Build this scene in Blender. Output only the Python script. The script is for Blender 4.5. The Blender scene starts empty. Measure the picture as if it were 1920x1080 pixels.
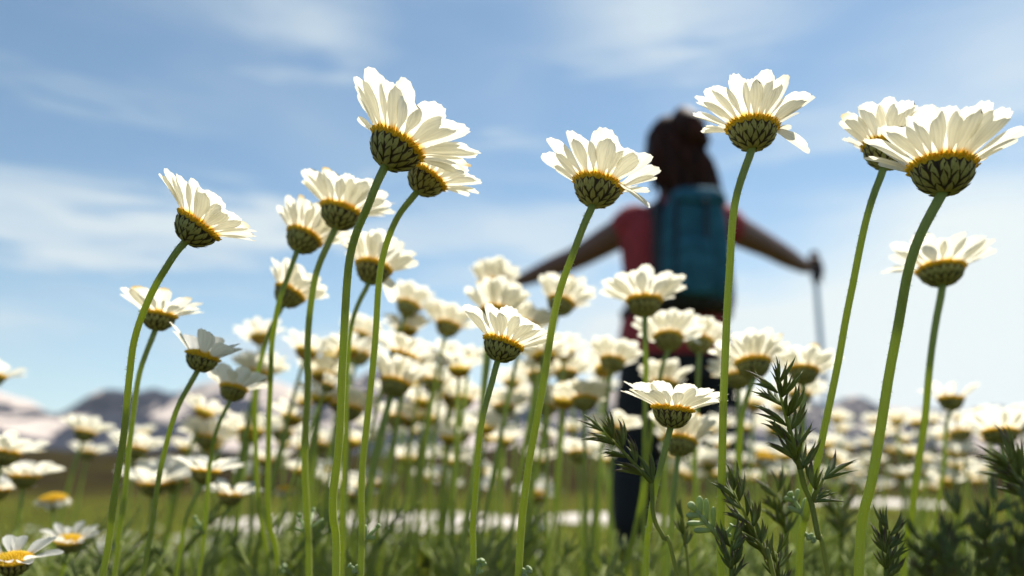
import bpy, bmesh, math, random
from mathutils import Vector, Matrix, Quaternion, noise as mnoise
random.seed(11)
PI = math.pi
S = bpy.context.scene
COL = S.collection
RAD = math.radians

# ------------------------------------------------------------------ camera
F_PX = 1600.0                    # focal length in pixels of the 1920 px wide photograph
PITCH = RAD(13.2)
CAM = Vector((0, 0, 0.27))
cp, sp = math.cos(PITCH), math.sin(PITCH)
cam_d = bpy.data.cameras.new('camera')
cam = bpy.data.objects.new('camera', cam_d); COL.objects.link(cam)
cam.location = CAM; cam.rotation_euler = (PI/2 + PITCH, 0, 0)
cam_d.sensor_width = 36; cam_d.lens = 36*F_PX/1920
cam_d.clip_start = 0.01; cam_d.clip_end = 30000
cam_d.dof.use_dof = True
cam_d.dof.focus_distance = 0.238
cam_d.dof.aperture_fstop = (36*F_PX/1920)/3.5     # iris of 3.5 mm
S.camera = cam

# ------------------------------------------------------------------ light and exposure
SUN_EL, SUN_AZ = RAD(56), RAD(34)      # azimuth measured from the view direction towards the right
sun_d = bpy.data.lights.new('sun', 'SUN'); sun_d.energy = 4.8; sun_d.angle = RAD(0.6); sun_d.color = (1.0, 0.95, 0.86)
sun = bpy.data.objects.new('sun', sun_d); COL.objects.link(sun)
sdir = Vector((math.sin(SUN_AZ)*math.cos(SUN_EL), math.cos(SUN_AZ)*math.cos(SUN_EL), math.sin(SUN_EL)))
sun.rotation_euler = sdir.to_track_quat('Z', 'Y').to_euler(); sun.location = (0, 0, 30)
S.view_settings.view_transform = 'Standard'; S.view_settings.look = 'None'
S.view_settings.exposure = 0.78; S.view_settings.gamma = 1; S.view_settings.use_curve_mapping = False
S.render.engine = 'CYCLES'
S.cycles.use_denoising = True
S.cycles.max_bounces = 10; S.cycles.transmission_bounces = 8; S.cycles.diffuse_bounces = 5
S.cycles.sample_clamp_indirect = 6

def ray(px, py):
    u, v = (px-960)/F_PX, (540-py)/F_PX
    return Vector((u, cp - v*sp, sp + v*cp))
def at(px, py, y):                     # the point of the plane at distance y that the pixel looks at
    d = ray(px, py); return CAM + d*(y/d.y)
def azel(px, py):
    d = ray(px, py); return math.atan2(d.x, d.y), math.atan2(d.z, math.hypot(d.x, d.y))

class NT:
    def __init__(s, tree): s.t = tree; s.n = tree.nodes; s.l = tree.links; s.n.clear()
    def node(s, typ, **kw):
        n = s.n.new(typ)
        for k, v in kw.items():
            if k.startswith('i_'):
                n.inputs[k[2:].replace('_', ' ')].default_value = v
            else: setattr(n, k, v)
        return n
    def link(s, a, b): s.l.new(a, b)
    def put(s, v, sock):
        if isinstance(v, (int, float)): sock.default_value = v
        elif isinstance(v, (tuple, list, Vector)): sock.default_value = tuple(v) if len(v) == len(sock.default_value) else (*v, 1)
        else: s.l.new(v, sock)
    def m(s, op, a, b=0.0, c=0.0, clamp=False):
        n = s.node('ShaderNodeMath', operation=op, use_clamp=clamp)
        s.put(a, n.inputs[0]); s.put(b, n.inputs[1]); s.put(c, n.inputs[2]); return n.outputs[0]
    def mix(s, f, a, b):
        n = s.node('ShaderNodeMix', data_type='RGBA')
        s.put(f, n.inputs[0]); s.put(a, n.inputs[6]); s.put(b, n.inputs[7]); return n.outputs[2]
    def rng(s, v, a, b, c=0.0, d=1.0, smooth=True):
        n = s.node('ShaderNodeMapRange', interpolation_type='SMOOTHSTEP' if smooth else 'LINEAR')
        s.put(v, n.inputs[0]); n.inputs[1].default_value = a; n.inputs[2].default_value = b
        n.inputs[3].default_value = c; n.inputs[4].default_value = d; return n.outputs[0]
    def noise(s, vec, scale, detail=4, rough=0.5, dist=0.0):
        n = s.node('ShaderNodeTexNoise'); n.inputs['Scale'].default_value = scale; n.inputs['Detail'].default_value = detail
        n.inputs['Roughness'].default_value = rough; n.inputs['Distortion'].default_value = dist
        if vec is not None: s.l.new(vec, n.inputs['Vector'])
        return n.outputs['Fac']

# ------------------------------------------------------------------ sky
W = bpy.data.worlds.new('World'); S.world = W; W.use_nodes = True
t = NT(W.node_tree)
sky = t.node('ShaderNodeTexSky', sky_type='NISHITA', sun_disc=False, sun_elevation=SUN_EL, sun_rotation=SUN_AZ,
             air_density=1.0, dust_density=0.4, ozone_density=1.5, altitude=800)
tc = t.node('ShaderNodeTexCoord')
nrm = t.node('ShaderNodeVectorMath', operation='NORMALIZE'); t.link(tc.outputs['Generated'], nrm.inputs[0])
sep = t.node('ShaderNodeSeparateXYZ'); t.link(nrm.outputs[0], sep.inputs[0])
X, Y, Z = sep.outputs
az = t.m('ARCTAN2', X, Y); el = t.m('ARCSINE', Z)
cv = t.node('ShaderNodeCombineXYZ'); t.put(az, cv.inputs[0]); t.put(t.m('MULTIPLY', el, 2.6), cv.inputs[1])
sc_ = t.node('ShaderNodeMapping'); t.link(cv.outputs[0], sc_.inputs[0]); sc_.inputs['Rotation'].default_value = (0, 0, RAD(12))
n1 = t.noise(sc_.outputs[0], 2.6, 3, 0.45, 0.3)
smp = t.node('ShaderNodeMapping'); t.link(cv.outputs[0], smp.inputs[0]); smp.inputs['Rotation'].default_value = (0, 0, RAD(-5)); smp.inputs['Scale'].default_value = (1, 2.6, 1)
n2 = t.noise(smp.outputs[0], 5.0, 5, 0.55, 0.5)
azw = t.m('ADD', az, t.m('MULTIPLY', t.m('SUBTRACT', n1, 0.5), 0.35))
elw = t.m('ADD', el, t.m('MULTIPLY', t.m('SUBTRACT', n2, 0.5), 0.16))
CLOUDS = [  # pixel centre, radii, strength
    (600, 45, 210, 110, .62), (1250, 20, 400, 160, .62), (1100, 110, 260, 70, .15), (1880, 130, 360, 190, .55),
    (200, 395, 560, 70, .95), (120, 455, 440, 50, .75), (540, 425, 380, 60, .6), (930, 285, 170, 28, .42), (760, 330, 240, 22, .25),
    (50, 600, 240, 60, .5), (1000, 440, 460, 110, .65), (1800, 430, 460, 150, 1.0), (330, 560, 300, 22, .22),
    (1700, 620, 700, 170, 1.3), (1150, 640, 450, 100, .7), (620, 650, 320, 50, .55), (1500, 250, 420, 40, .25),
    (150, 170, 420, 30, .2), (1900, 760, 700, 150, 1.0), (1050, 560, 420, 26, .3),
    (-700, 300, 500, 160, .6), (2700, 350, 600, 200, .8), (2400, -300, 600, 200, .5), (-300, -400, 500, 200, .5), (900, -500, 700, 200, .5)]
acc = None
for (px, py, rx, ry, st) in CLOUDS:
    a0, e0 = azel(px, py)
    da = t.m('DIVIDE', t.m('SUBTRACT', azw, a0), rx/F_PX); de = t.m('DIVIDE', t.m('SUBTRACT', elw, e0), ry/F_PX)
    q = t.m('SQRT', t.m('ADD', t.m('MULTIPLY', da, da), t.m('MULTIPLY', de, de)))
    v = t.rng(q, 1.0, 0.0, 0.0, st)
    acc = v if acc is None else t.m('ADD', acc, v)
wisp = t.rng(n1, 0.45, 0.75, 0.0, 0.20)
low = t.m('MULTIPLY', t.rng(el, 0.36, 0.02, 0.0, 0.62), t.rng(az, -0.35, 0.25, 0.35, 1.0))
dens = t.m('ADD', t.m('MULTIPLY', acc, t.m('ADD', 0.35, t.m('MULTIPLY', n2, 1.15))), t.m('ADD', wisp, low))
dens = t.m('MINIMUM', dens, 1.0)
SKYGAIN = 0.062
skyc = t.node('ShaderNodeMix', data_type='RGBA', blend_type='MULTIPLY'); skyc.inputs[0].default_value = 1
t.link(sky.outputs[0], skyc.inputs[6]); skyc.inputs[7].default_value = (1.20, 1.32, 1.22, 1)
cloudc = t.mix(t.rng(az, -0.5, 0.55), (6.5, 7.5, 8.1), (7.9, 8.7, 8.8))
final = t.mix(dens, skyc.outputs[2], cloudc)
bg = t.node('ShaderNodeBackground'); t.link(final, bg.inputs[0]); bg.inputs[1].default_value = SKYGAIN
wo = t.node('ShaderNodeOutputWorld'); t.link(bg.outputs[0], wo.inputs[0])

# ------------------------------------------------------------------ materials
def mat(name): 
    m = bpy.data.materials.new(name); m.use_nodes = True; return m, NT(m.node_tree)
def out(t, sh): o = t.node('ShaderNodeOutputMaterial'); t.link(sh, o.inputs[0])
def principled(t, col, rough=0.6, bump=None, bstr=0.3, bdist=0.001, **kw):
    p = t.node('ShaderNodeBsdfPrincipled'); t.put(col, p.inputs['Base Color']); t.put(rough, p.inputs['Roughness'])
    for k, v in kw.items(): p.inputs[k.replace('_', ' ')].default_value = v
    if bump is not None:
        b = t.node('ShaderNodeBump'); b.inputs['Strength'].default_value = bstr; b.inputs['Distance'].default_value = bdist
        t.link(bump, b.inputs['Height']); t.link(b.outputs[0], p.inputs['Normal'])
    return p.outputs[0]
def leafy(t, col, trans, f=0.35, rough=0.5, bump=None, bdist=0.0002):
    a = principled(t, col, rough, bump, 0.4, bdist); b = t.node('ShaderNodeBsdfTranslucent'); t.put(trans, b.inputs[0])
    m = t.node('ShaderNodeMixShader'); m.inputs[0].default_value = f; t.link(a, m.inputs[1]); t.link(b.outputs[0], m.inputs[2]); return m.outputs[0]
def simple(name, col, rough=0.6, var=0.15, scale=30, bd=0.001, **kw):
    m, t = mat(name); c = t.node('ShaderNodeTexCoord'); n = t.noise(c.outputs['Object'], scale, 5, 0.6)
    colr = t.mix(t.rng(n, 0.3, 0.7), tuple(x*(1-var) for x in col), tuple(min(1, x*(1+var)) for x in col))
    out(t, principled(t, colr, rough, n, 0.3, bd, **kw)); return m

# petals
M_PETAL, t = mat('petal')
uv = t.node('ShaderNodeUVMap'); s_ = t.node('ShaderNodeSeparateXYZ'); t.link(uv.outputs[0], s_.inputs[0])
oi = t.node('ShaderNodeObjectInfo')
cvv = t.node('ShaderNodeCombineXYZ'); t.put(t.m('MULTIPLY', s_.outputs[0], 9.0), cvv.inputs[0]); t.put(t.m('MULTIPLY', s_.outputs[1], 0.8), cvv.inputs[1]); t.put(oi.outputs['Random'], cvv.inputs[2])
ln = t.noise(cvv.outputs[0], 1.6, 3, 0.5)
base = t.rng(s_.outputs[1], 0.02, 0.16)
white = t.mix(oi.outputs['Random'], (0.84, 0.83, 0.77), (0.88, 0.87, 0.83))
vein = t.rng(ln, 0.35, 0.62, 0.84, 1.0)
vm = t.node('ShaderNodeMix', data_type='RGBA', blend_type='MULTIPLY'); vm.inputs[0].default_value = 1
t.link(white, vm.inputs[6]); t.link(vein, vm.inputs[7])
agef = t.m('MULTIPLY', t.rng(oi.outputs['Random'], .90, .97), t.rng(t.m('ADD', s_.outputs[1], t.m('MULTIPLY', ln, .3)), .95, 1.15))
aged = t.mix(agef, vm.outputs[2], (0.55, 0.40, 0.20))
pc = t.mix(base, (0.80, 0.52, 0.04), aged)
tcx = t.mix(base, (0.90, 0.55, 0.03), (0.94, 0.90, 0.74)); tvm = t.node('ShaderNodeMix', data_type='RGBA', blend_type='MULTIPLY'); tvm.inputs[0].default_value = 1; t.link(tcx, tvm.inputs[6]); t.link(vein, tvm.inputs[7]); tcx = t.mix(agef, tvm.outputs[2], (0.6, 0.42, 0.16))
bp = t.node('ShaderNodeBump'); bp.inputs['Strength'].default_value = 0.9; bp.inputs['Distance'].default_value = 0.0003; t.link(ln, bp.inputs['Height'])
df = t.node('ShaderNodeBsdfPrincipled'); t.link(pc, df.inputs['Base Color']); df.inputs['Roughness'].default_value = 0.55
df.inputs['Specular IOR Level'].default_value = 0.25; t.link(bp.outputs[0], df.inputs['Normal'])
tl = t.node('ShaderNodeBsdfTranslucent'); t.link(tcx, tl.inputs[0]); t.link(bp.outputs[0], tl.inputs['Normal'])
mx = t.node('ShaderNodeMixShader'); mx.inputs[0].default_value = 0.56; t.link(df.outputs[0], mx.inputs[1]); t.link(tl.outputs[0], mx.inputs[2])
out(t, mx.outputs[0])
# yellow disc
M_DISC, t = mat('disc_yellow'); c = t.node('ShaderNodeTexCoord'); n = t.noise(c.outputs['Object'], 6, 3)
out(t, leafy(t, t.mix(t.rng(n, .3, .7), (0.80, 0.53, 0.015), (0.88, 0.67, 0.04)), (0.95, 0.74, 0.03), 0.35, 0.7))
# bracts: green scale with a brown papery margin
def bract_mat(name, green, brown):
    m, t = mat(name)
    uv = t.node('ShaderNodeUVMap'); s_ = t.node('ShaderNodeSeparateXYZ'); t.link(uv.outputs[0], s_.inputs[0])
    e = t.m('ABSOLUTE', t.m('SUBTRACT', s_.outputs[0], 0.5))
    c = t.node('ShaderNodeTexCoord'); n = t.noise(c.outputs['Object'], 9, 4, 0.6)
    e2 = t.m('ADD', t.m('ADD', e, t.m('MULTIPLY', t.m('SUBTRACT', n, 0.5), 0.12)), t.m('MULTIPLY', t.rng(s_.outputs[1], 0.6, 1.0), 0.16))
    f = t.rng(e2, 0.24, 0.33)
    gl = t.mix(t.rng(n, 0.3, 0.7), green, tuple(x*1.5 for x in green))
    oi = t.node('ShaderNodeObjectInfo'); gl = t.mix(t.m('MULTIPLY', oi.outputs['Random'], .45), gl, (green[0]*1.5, green[1]*1.25, green[2]))
    gl = t.mix(t.rng(e, 0.09, 0.0, 0, 0.35), gl, tuple(x*0.6 for x in green))
    out(t, leafy(t, t.mix(f, gl, brown), (0.45, 0.42, 0.08), 0.22, 0.75, n, 0.0003)); return m
M_BRACT = bract_mat('bract', (0.33, 0.335, 0.11), (0.026, 0.011, 0.007))
M_BOWL = simple('involucre_skin', (0.05, 0.055, 0.022), 0.8, 0.4, 14)
# far heads: bowls whose scales are relief in one mesh
M_BOWLF, t = mat('involucre_far'); c = t.node('ShaderNodeTexCoord')
v = t.node('ShaderNodeTexVoronoi'); v.inputs['Scale'].default_value = 4.5; t.link(c.outputs['Object'], v.inputs['Vector'])
out(t, leafy(t, t.mix(t.rng(v.outputs['Distance'], .1, .6), (0.24, 0.20, 0.05), (0.11, 0.08, 0.02)), (0.5, 0.4, 0.05), 0.25, 0.8))
# stems
M_STEM, t = mat('stem_green'); c = t.node('ShaderNodeTexCoord'); oi = t.node('ShaderNodeObjectInfo')
mp = t.node('ShaderNodeMapping'); t.link(c.outputs['Object'], mp.inputs[0]); mp.inputs['Scale'].default_value = (900, 900, 25)
n = t.noise(mp.outputs[0], 1.0, 4, 0.6); n3 = t.noise(c.outputs['Object'], 18, 3)
g = t.mix(t.rng(n, .3, .7), (0.25, 0.315, 0.085), (0.40, 0.46, 0.16)); g = t.mix(t.m('MULTIPLY', t.rng(n3, .4, .7), 0.6), g, (0.36, 0.36, 0.09))
suv = t.node('ShaderNodeUVMap'); ssp = t.node('ShaderNodeSeparateXYZ'); t.link(suv.outputs[0], ssp.inputs[0])
g = t.mix(t.m('MULTIPLY', oi.outputs['Random'], 0.35), g, (0.17, 0.26, 0.11))
g = t.mix(t.rng(ssp.outputs[1], 0.0, 0.22, 0.55, 0.0), g, (0.19, 0.27, 0.13)); g = t.mix(t.rng(ssp.outputs[1], 0.15, 0.7, 0.0, 0.5), g, (0.40, 0.40, 0.08))
out(t, leafy(t, g, (0.60, 0.70, 0.10), 0.44, 0.55, n, 0.0002))
M_HAIRF = simple('stem_hairs', (0.62, 0.66, 0.42), 0.6)
M_LEAF, t = mat('silver_leaf'); c = t.node('ShaderNodeTexCoord'); n = t.noise(c.outputs['Object'], 160, 4, .6)
out(t, leafy(t, t.mix(t.rng(n, .3, .7), (0.30, 0.38, 0.18), (0.44, 0.50, 0.30)), (0.45, 0.58, 0.18), 0.35, 0.6, n))
def green(name, a, b, tr, f=.35, sc=12):
    m, t = mat(name); c = t.node('ShaderNodeTexCoord'); n = t.noise(c.outputs['Object'], sc, 4, .6)
    out(t, leafy(t, t.mix(t.rng(n, .35, .65), a, b), tr, f, 0.85)); return m
M_GRASS = green('grass_blade', (0.11, 0.13, 0.024), (0.22, 0.21, 0.05), (0.40, 0.43, 0.05), .45, 6)
M_FEATH = green('feathery_foliage', (0.16, 0.20, 0.07), (0.35, 0.38, 0.16), (0.52, 0.60, 0.12), .45, 25)
M_STALK = green('grass_stalk', (0.16, 0.20, 0.04), (0.26, 0.28, 0.08), (0.4, 0.45, 0.06), .35, 30)
M_GLUME, t = mat('glume'); uv = t.node('ShaderNodeUVMap'); s_ = t.node('ShaderNodeSeparateXYZ'); t.link(uv.outputs[0], s_.inputs[0]); oi = t.node('ShaderNodeObjectInfo')
c = t.node('ShaderNodeTexCoord'); n = t.noise(c.outputs['Object'], 500, 3)
a = t.mix(t.rng(n, .3, .7), (0.070, 0.105, 0.022), (0.20, 0.24, 0.06)); a = t.mix(t.rng(oi.outputs['Random'], .62, .9, 0, .8), a, (0.30, 0.36, 0.13))
f = t.m('MULTIPLY', t.rng(s_.outputs[1], 0.35, 0.8), t.rng(t.m('ADD', oi.outputs['Random'], n), 0.6, 1.2))
out(t, leafy(t, t.mix(f, a, (0.085, 0.035, 0.055)), (0.36, 0.42, 0.06), 0.28, 0.62))

# ------------------------------------------------------------------ mesh helpers
class MB:
    def __init__(s): s.v = []; s.f = []; s.uv = []; s.mi = []
    def quad(s, idx, uvs=None, m=0): s.f.append(idx); s.uv.append(uvs or [(0, 0)]*len(idx)); s.mi.append(m)
    def tube(s, pts, rad, n=8, cap=True, m=0, flat=1.0):
        pts = [Vector(p) for p in pts]; k = len(pts); b = len(s.v)
        T = [(pts[min(i+1, k-1)]-pts[max(i-1, 0)]).normalized() for i in range(k)]
        N = T[0].orthogonal().normalized()
        for i in range(k):
            N = (N - T[i]*N.dot(T[i])).normalized(); B = T[i].cross(N)
            r = rad[i] if isinstance(rad, (list, tuple)) else rad
            for j in range(n):
                a = 2*PI*j/n; s.v.append(pts[i] + N*math.cos(a)*r + B*math.sin(a)*r*flat)
        for i in range(k-1):
            for j in range(n):
                j2 = (j+1) % n
                s.quad((b+i*n+j, b+i*n+j2, b+(i+1)*n+j2, b+(i+1)*n+j), [(j/n, i/(k-1)), ((j+1)/n, i/(k-1)), ((j+1)/n, (i+1)/(k-1)), (j/n, (i+1)/(k-1))], m)
        if cap:
            s.quad(tuple(b+(n-1-j) for j in range(n)), [(0.5, 0)]*n, m); s.quad(tuple(b+(k-1)*n+j for j in range(n)), [(0.5, 1)]*n, m)
    def lathe(s, prof, n=16, m=0):
        b = len(s.v); k = len(prof)
        for (r, z) in prof:
            for j in range(n): a = 2*PI*j/n; s.v.append(Vector((r*math.cos(a), r*math.sin(a), z)))
        for i in range(k-1):
            for j in range(n):
                j2 = (j+1) % n; s.quad((b+i*n+j, b+i*n+j2, b+(i+1)*n+j2, b+(i+1)*n+j), None, m)
    def grid(s, fn, nu, nv, m=0, close_u=False):
        b = len(s.v)
        for j in range(nv+1):
            for i in range(nu+1): s.v.append(Vector(fn(i/nu, j/nv)))
        w = nu+1
        for j in range(nv):
            for i in range(nu):
                s.quad((b+j*w+i, b+j*w+i+1, b+(j+1)*w+i+1, b+(j+1)*w+i), [(i/nu, j/nv), ((i+1)/nu, j/nv), ((i+1)/nu, (j+1)/nv), (i/nu, (j+1)/nv)], m)
    def add(s, mesh, M, m=0):             # append another MB transformed
        b = len(s.v); s.v += [M @ p for p in mesh.v]
        for f, u, mi in zip(mesh.f, mesh.uv, mesh.mi): s.f.append(tuple(i+b for i in f)); s.uv.append(u); s.mi.append(mi+m)
    def mesh(s, name, mats, smooth=True):
        me = bpy.data.meshes.new(name); me.from_pydata([tuple(p) for p in s.v], [], s.f)
        ul = me.uv_layers.new(name='UVMap'); flat = [c for u in s.uv for p in u for c in p]; ul.data.foreach_set('uv', flat)
        for m in (mats if isinstance(mats, (list, tuple)) else [mats]): me.materials.append(m)
        me.polygons.foreach_set('material_index', s.mi)
        me.polygons.foreach_set('use_smooth', [smooth]*len(s.f)); me.update(); return me
def link(name, me, parent=None, M=None):
    o = bpy.data.objects.new(name, me); COL.objects.link(o)
    if parent: o.parent = parent
    if M is not None: o.matrix_basis = M
    return o
def tag(o, label=None, cat=None, group=None, kind=None):
    if label: o['label'] = label
    if cat: o['category'] = cat
    if group: o['group'] = group
    if kind: o['kind'] = kind
    return o
def empty(name, loc): 
    o = bpy.data.objects.new(name, None); COL.objects.link(o); o.location = loc; o.empty_display_size = 0.01; return o
def catmull(P, sub=5):
    P = [Vector(p) for p in P]; Q = [P[0]*2-P[1]] + P + [P[-1]*2-P[-2]]; r = []
    for i in range(1, len(Q)-2):
        for k in range(sub):
            u = k/sub; a, b, c, d = Q[i-1], Q[i], Q[i+1], Q[i+2]
            r.append(0.5*((2*b)+(c-a)*u+(2*a-5*b+4*c-d)*u*u+(3*b-a-3*c+d)*u**3))
    r.append(P[-1]); return r
def T(v): return Matrix.Translation(v)
def RZ(a): return Matrix.Rotation(a, 4, 'Z')
def RY(a): return Matrix.Rotation(a, 4, 'Y')
def RX(a): return Matrix.Rotation(a, 4, 'X')
def SC(s): return Matrix.Diagonal((s, s, s, 1)) if not isinstance(s, tuple) else Matrix.Diagonal((*s, 1))

# ------------------------------------------------------------------ ground, hillside, mountains
def gz(x, y):
    d = math.hypot(x, y)
    if d < 3.5: return 0.0
    k = min(1, (d-3.5)/6)
    return k*0.05*mnoise.noise(Vector((x*0.25, y*0.25, 0))) + (0 if d < 20 else (d-20)*-0.004)
def polar(name, r0, r1, a0, a1, nr, na, zf, material, logr=True):
    b = MB()
    def fn(u, v):
        r = r0*(r1/r0)**v if logr else r0+(r1-r0)*v; a = a0+(a1-a0)*u
        x, y = r*math.sin(a), r*math.cos(a); return (x, y, zf(x, y, r, a, v))
    b.grid(fn, na, nr); me = b.mesh(name, material); return link(name, me)

M_GROUND, t = mat('meadow_ground'); g = t.node('ShaderNodeNewGeometry')
n = t.noise(g.outputs['Position'], 0.7, 8, 0.62); n2 = t.noise(g.outputs['Position'], 14, 6, 0.6); n4 = t.noise(g.outputs['Position'], 0.05, 4, 0.5)
c1 = t.mix(t.rng(n2, .35, .65), (0.030, 0.036, 0.008), (0.056, 0.064, 0.014)); c1 = t.mix(t.rng(n, .45, .62), c1, (0.066, 0.060, 0.016))
c1 = t.mix(t.m('MULTIPLY', t.rng(n4, .4, .6), .6), c1, (0.060, 0.044, 0.018))
out(t, principled(t, c1, 0.95, n2, 0.6, 0.01, Specular_IOR_Level=0.0))
tag(polar('ground', 0.02, 9000, -PI, PI, 90, 96, lambda x, y, r, a, v: gz(x, y), M_GROUND), kind='structure')

M_HILL, t = mat('brown_slope'); g = t.node('ShaderNodeNewGeometry')
n = t.noise(g.outputs['Position'], 0.02, 8, 0.6); n2 = t.noise(g.outputs['Position'], 0.12, 6, 0.6)
c1 = t.mix(t.rng(n, .42, .6), (0.026, 0.018, 0.009), (0.040, 0.034, 0.011)); c1 = t.mix(t.rng(n2, .5, .68), c1, (0.016, 0.016, 0.012))
out(t, principled(t, c1, 0.95, n2, 0.6, 1.0, Specular_IOR_Level=0.0))
def hillz(x, y, r, a, v):
    d = math.degrees(a)
    top = 2.2 + 0.5*math.sin(d*0.11+1) + 0.35*math.sin(d*0.31) + (0.5 if d < -20 else 0)
    w = math.sin(min(1, v*1.15)*PI/2)**1.3
    h = math.tan(RAD(top))*r*w + 5*mnoise.fractal(Vector((x*.004, y*.004, 0)), 1, 2, 4)*w
    return h - 1.2*(1-w)
tag(polar('hillside', 160, 900, RAD(-62), RAD(62), 30, 160, hillz, M_HILL), kind='structure')

M_MOUNT, t = mat('snow_streaked_rock'); g = t.node('ShaderNodeNewGeometry'); sp_ = t.node('ShaderNodeSeparateXYZ'); t.link(g.outputs['Position'], sp_.inputs[0])
mp = t.node('ShaderNodeMapping'); t.link(g.outputs['Position'], mp.inputs[0]); mp.inputs['Rotation'].default_value = (0, RAD(28), RAD(15)); mp.inputs['Scale'].default_value = (1, .6, 2.0)
n = t.noise(mp.outputs[0], 0.0046, 5, 0.52, 0.7); n2 = t.noise(g.outputs['Position'], 0.03, 5, .6)
alt = t.rng(sp_.outputs[2], 40, 420, -0.03, 0.03, smooth=False)
snow = t.rng(t.m('ADD', t.m('ADD', n, alt), t.m('MULTIPLY', t.m('SUBTRACT', n2, .5), .06)), 0.515, 0.54)
rock = t.mix(t.rng(n2, .35, .65), (0.018, 0.023, 0.042), (0.042, 0.046, 0.064))
out(t, principled(t, t.mix(snow, rock, (0.52, 0.44, 0.39)), 0.9, n2, 0.6, 8.0, Specular_IOR_Level=0.0))
SKYL = [(-900, 780), (-500, 720), (-200, 755), (0, 742), (100, 765), (200, 738), (330, 722), (430, 700), (560, 712), (680, 700), (820, 712), (980, 730), (1150, 738),
        (1300, 760), (1450, 772), (1530, 762), (1595, 742), (1660, 765), (1730, 786), (1790, 772), (1860, 764), (1930, 775), (2150, 740), (2500, 770), (2900, 740)]
SK = [azel(p[0], p[1]-14) for p in SKYL]
def skel(a):
    if a <= SK[0][0]: return SK[0][1]
    for i in range(len(SK)-1):
        if a <= SK[i+1][0]:
            u = (a-SK[i][0])/(SK[i+1][0]-SK[i][0]); u = u*u*(3-2*u); return SK[i][1]*(1-u)+SK[i+1][1]*u
    return SK[-1][1]
def mz(x, y, r, a, v):
    e = skel(a); ridge = math.tan(e)*3200
    up = min(1, v/0.72); w = up**1.05 if v <= 0.72 else 1-((v-.72)/.28)**1.5*.8
    p = Vector((x*.0016, y*.0016, 3.3))
    rg = 1-abs(mnoise.fractal(p, 0.9, 2.1, 5))*1.9
    h = ridge*(r/3200 if v < .72 else 1)*w*(1-0.20*(1-rg)*(1 if v < .66 else 0.5)) + 45*mnoise.noise(Vector((x*.006, y*.006, 1)))*w
    return h-40*(1-w)
tag(polar('mountain_range', 1300, 4200, RAD(-58), RAD(58), 90, 420, mz, M_MOUNT, False), kind='structure')

M_SNOW = simple('old_snow', (0.58, 0.51, 0.46), 0.8, 0.18, 5, 0.05)
def snow_patch(cx, cy, rx, ry, seed, h=.05):
    b = MB(); base = len(b.v); N = 56; K = 7
    for k in range(K+1):
        for j in range(N):
            a = 2*PI*j/N; q = k/K
            w = 1 + .30*mnoise.noise(Vector((math.cos(a)*1.6+seed, math.sin(a)*1.6, seed))) + .12*mnoise.noise(Vector((math.cos(a)*5, math.sin(a)*5+seed, 1)))
            x, y = cx+rx*w*q*math.cos(a), cy+ry*w*q*math.sin(a)
            z = gz(x, y) - .01 + h*(1-q**3)**.6 + .012*mnoise.noise(Vector((x*2, y*2, 0)))*(1-q)
            b.v.append(Vector((x, y, z)))
    for k in range(K):
        for j in range(N):
            j2 = (j+1) % N; b.quad((k*N+j, (k+1)*N+j, (k+1)*N+j2, k*N+j2))
    return link('snow_patch', b.mesh('snow_patch', M_SNOW))
tag(snow_patch(-1.0, 7.2, 1.35, 1.9, 1.0), 'broad patch of old snow on the meadow behind the central stems', kind='structure')
tag(snow_patch(0.85, 7.8, 0.62, 1.2, 4.0), 'small patch of old snow left of the hiker', kind='structure')
tag(snow_patch(6.7, 16.2, 0.85, 2.4, 7.0, .08), 'patch of old snow on the meadow at the right', kind='structure')

# ------------------------------------------------------------------ air
bm = bmesh.new(); bmesh.ops.create_cube(bm, size=1); me = bpy.data.meshes.new('haze'); bm.to_mesh(me); bm.free()
M_HAZE, t = mat('haze'); v = t.node('ShaderNodeVolumePrincipled'); v.inputs['Density'].default_value = 0.00003; v.inputs['Color'].default_value = (0.88, 0.93, 1.0, 1); v.inputs['Anisotropy'].default_value = 0.2
o_ = t.node('ShaderNodeOutputMaterial'); t.link(v.outputs[0], o_.inputs['Volume']); me.materials.append(M_HAZE)
hz = tag(link('haze', me), kind='stuff'); hz.scale = (18200, 18200, 720); hz.location = (0, 0, 320)

# ------------------------------------------------------------------ hiker
PY = 3.05
def J(px, py, dy=0.0): return at(px, py, PY+dy)
def skin(name, joints, edges, mats_, parent=None, root=0, sub=2, disp=None):
    me = bpy.data.meshes.new(name); me.from_pydata([tuple(j[0]) for j in joints], edges, []); me.materials.append(mats_)
    o = link(name, me, parent); m = o.modifiers.new('skin', 'SKIN'); m.use_smooth_shade = True
    for v, j in zip(me.skin_vertices[0].data, joints):
        v.radius = (j[1], j[2] if len(j) > 2 else j[1]); v.use_root = False
    me.skin_vertices[0].data[root].use_root = True
    s = o.modifiers.new('sub', 'SUBSURF'); s.levels = sub; s.render_levels = sub
    return o
M_SKIN = simple('tanned_skin', (0.165, 0.075, 0.052), 0.5, 0.1, 20)
M_RED = simple('red_cloth', (0.33, 0.032, 0.040), 0.85, 0.2, 30, .003)
M_PANTS = simple('dark_cloth', (0.006, 0.007, 0.010), 0.85, 0.3, 25, .003)
M_PACK = simple('blue_nylon', (0.032, 0.125, 0.18), 0.85, 0.25, 22, .002, Specular_IOR_Level=.15)
M_PACKD = simple('black_nylon', (0.010, 0.012, 0.018), 0.6, 0.3, 25, .002)
M_HAIR, t = mat('brown_hair'); c = t.node('ShaderNodeTexCoord'); mp = t.node('ShaderNodeMapping'); t.link(c.outputs['Object'], mp.inputs[0]); mp.inputs['Scale'].default_value = (90, 90, 5)
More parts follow.
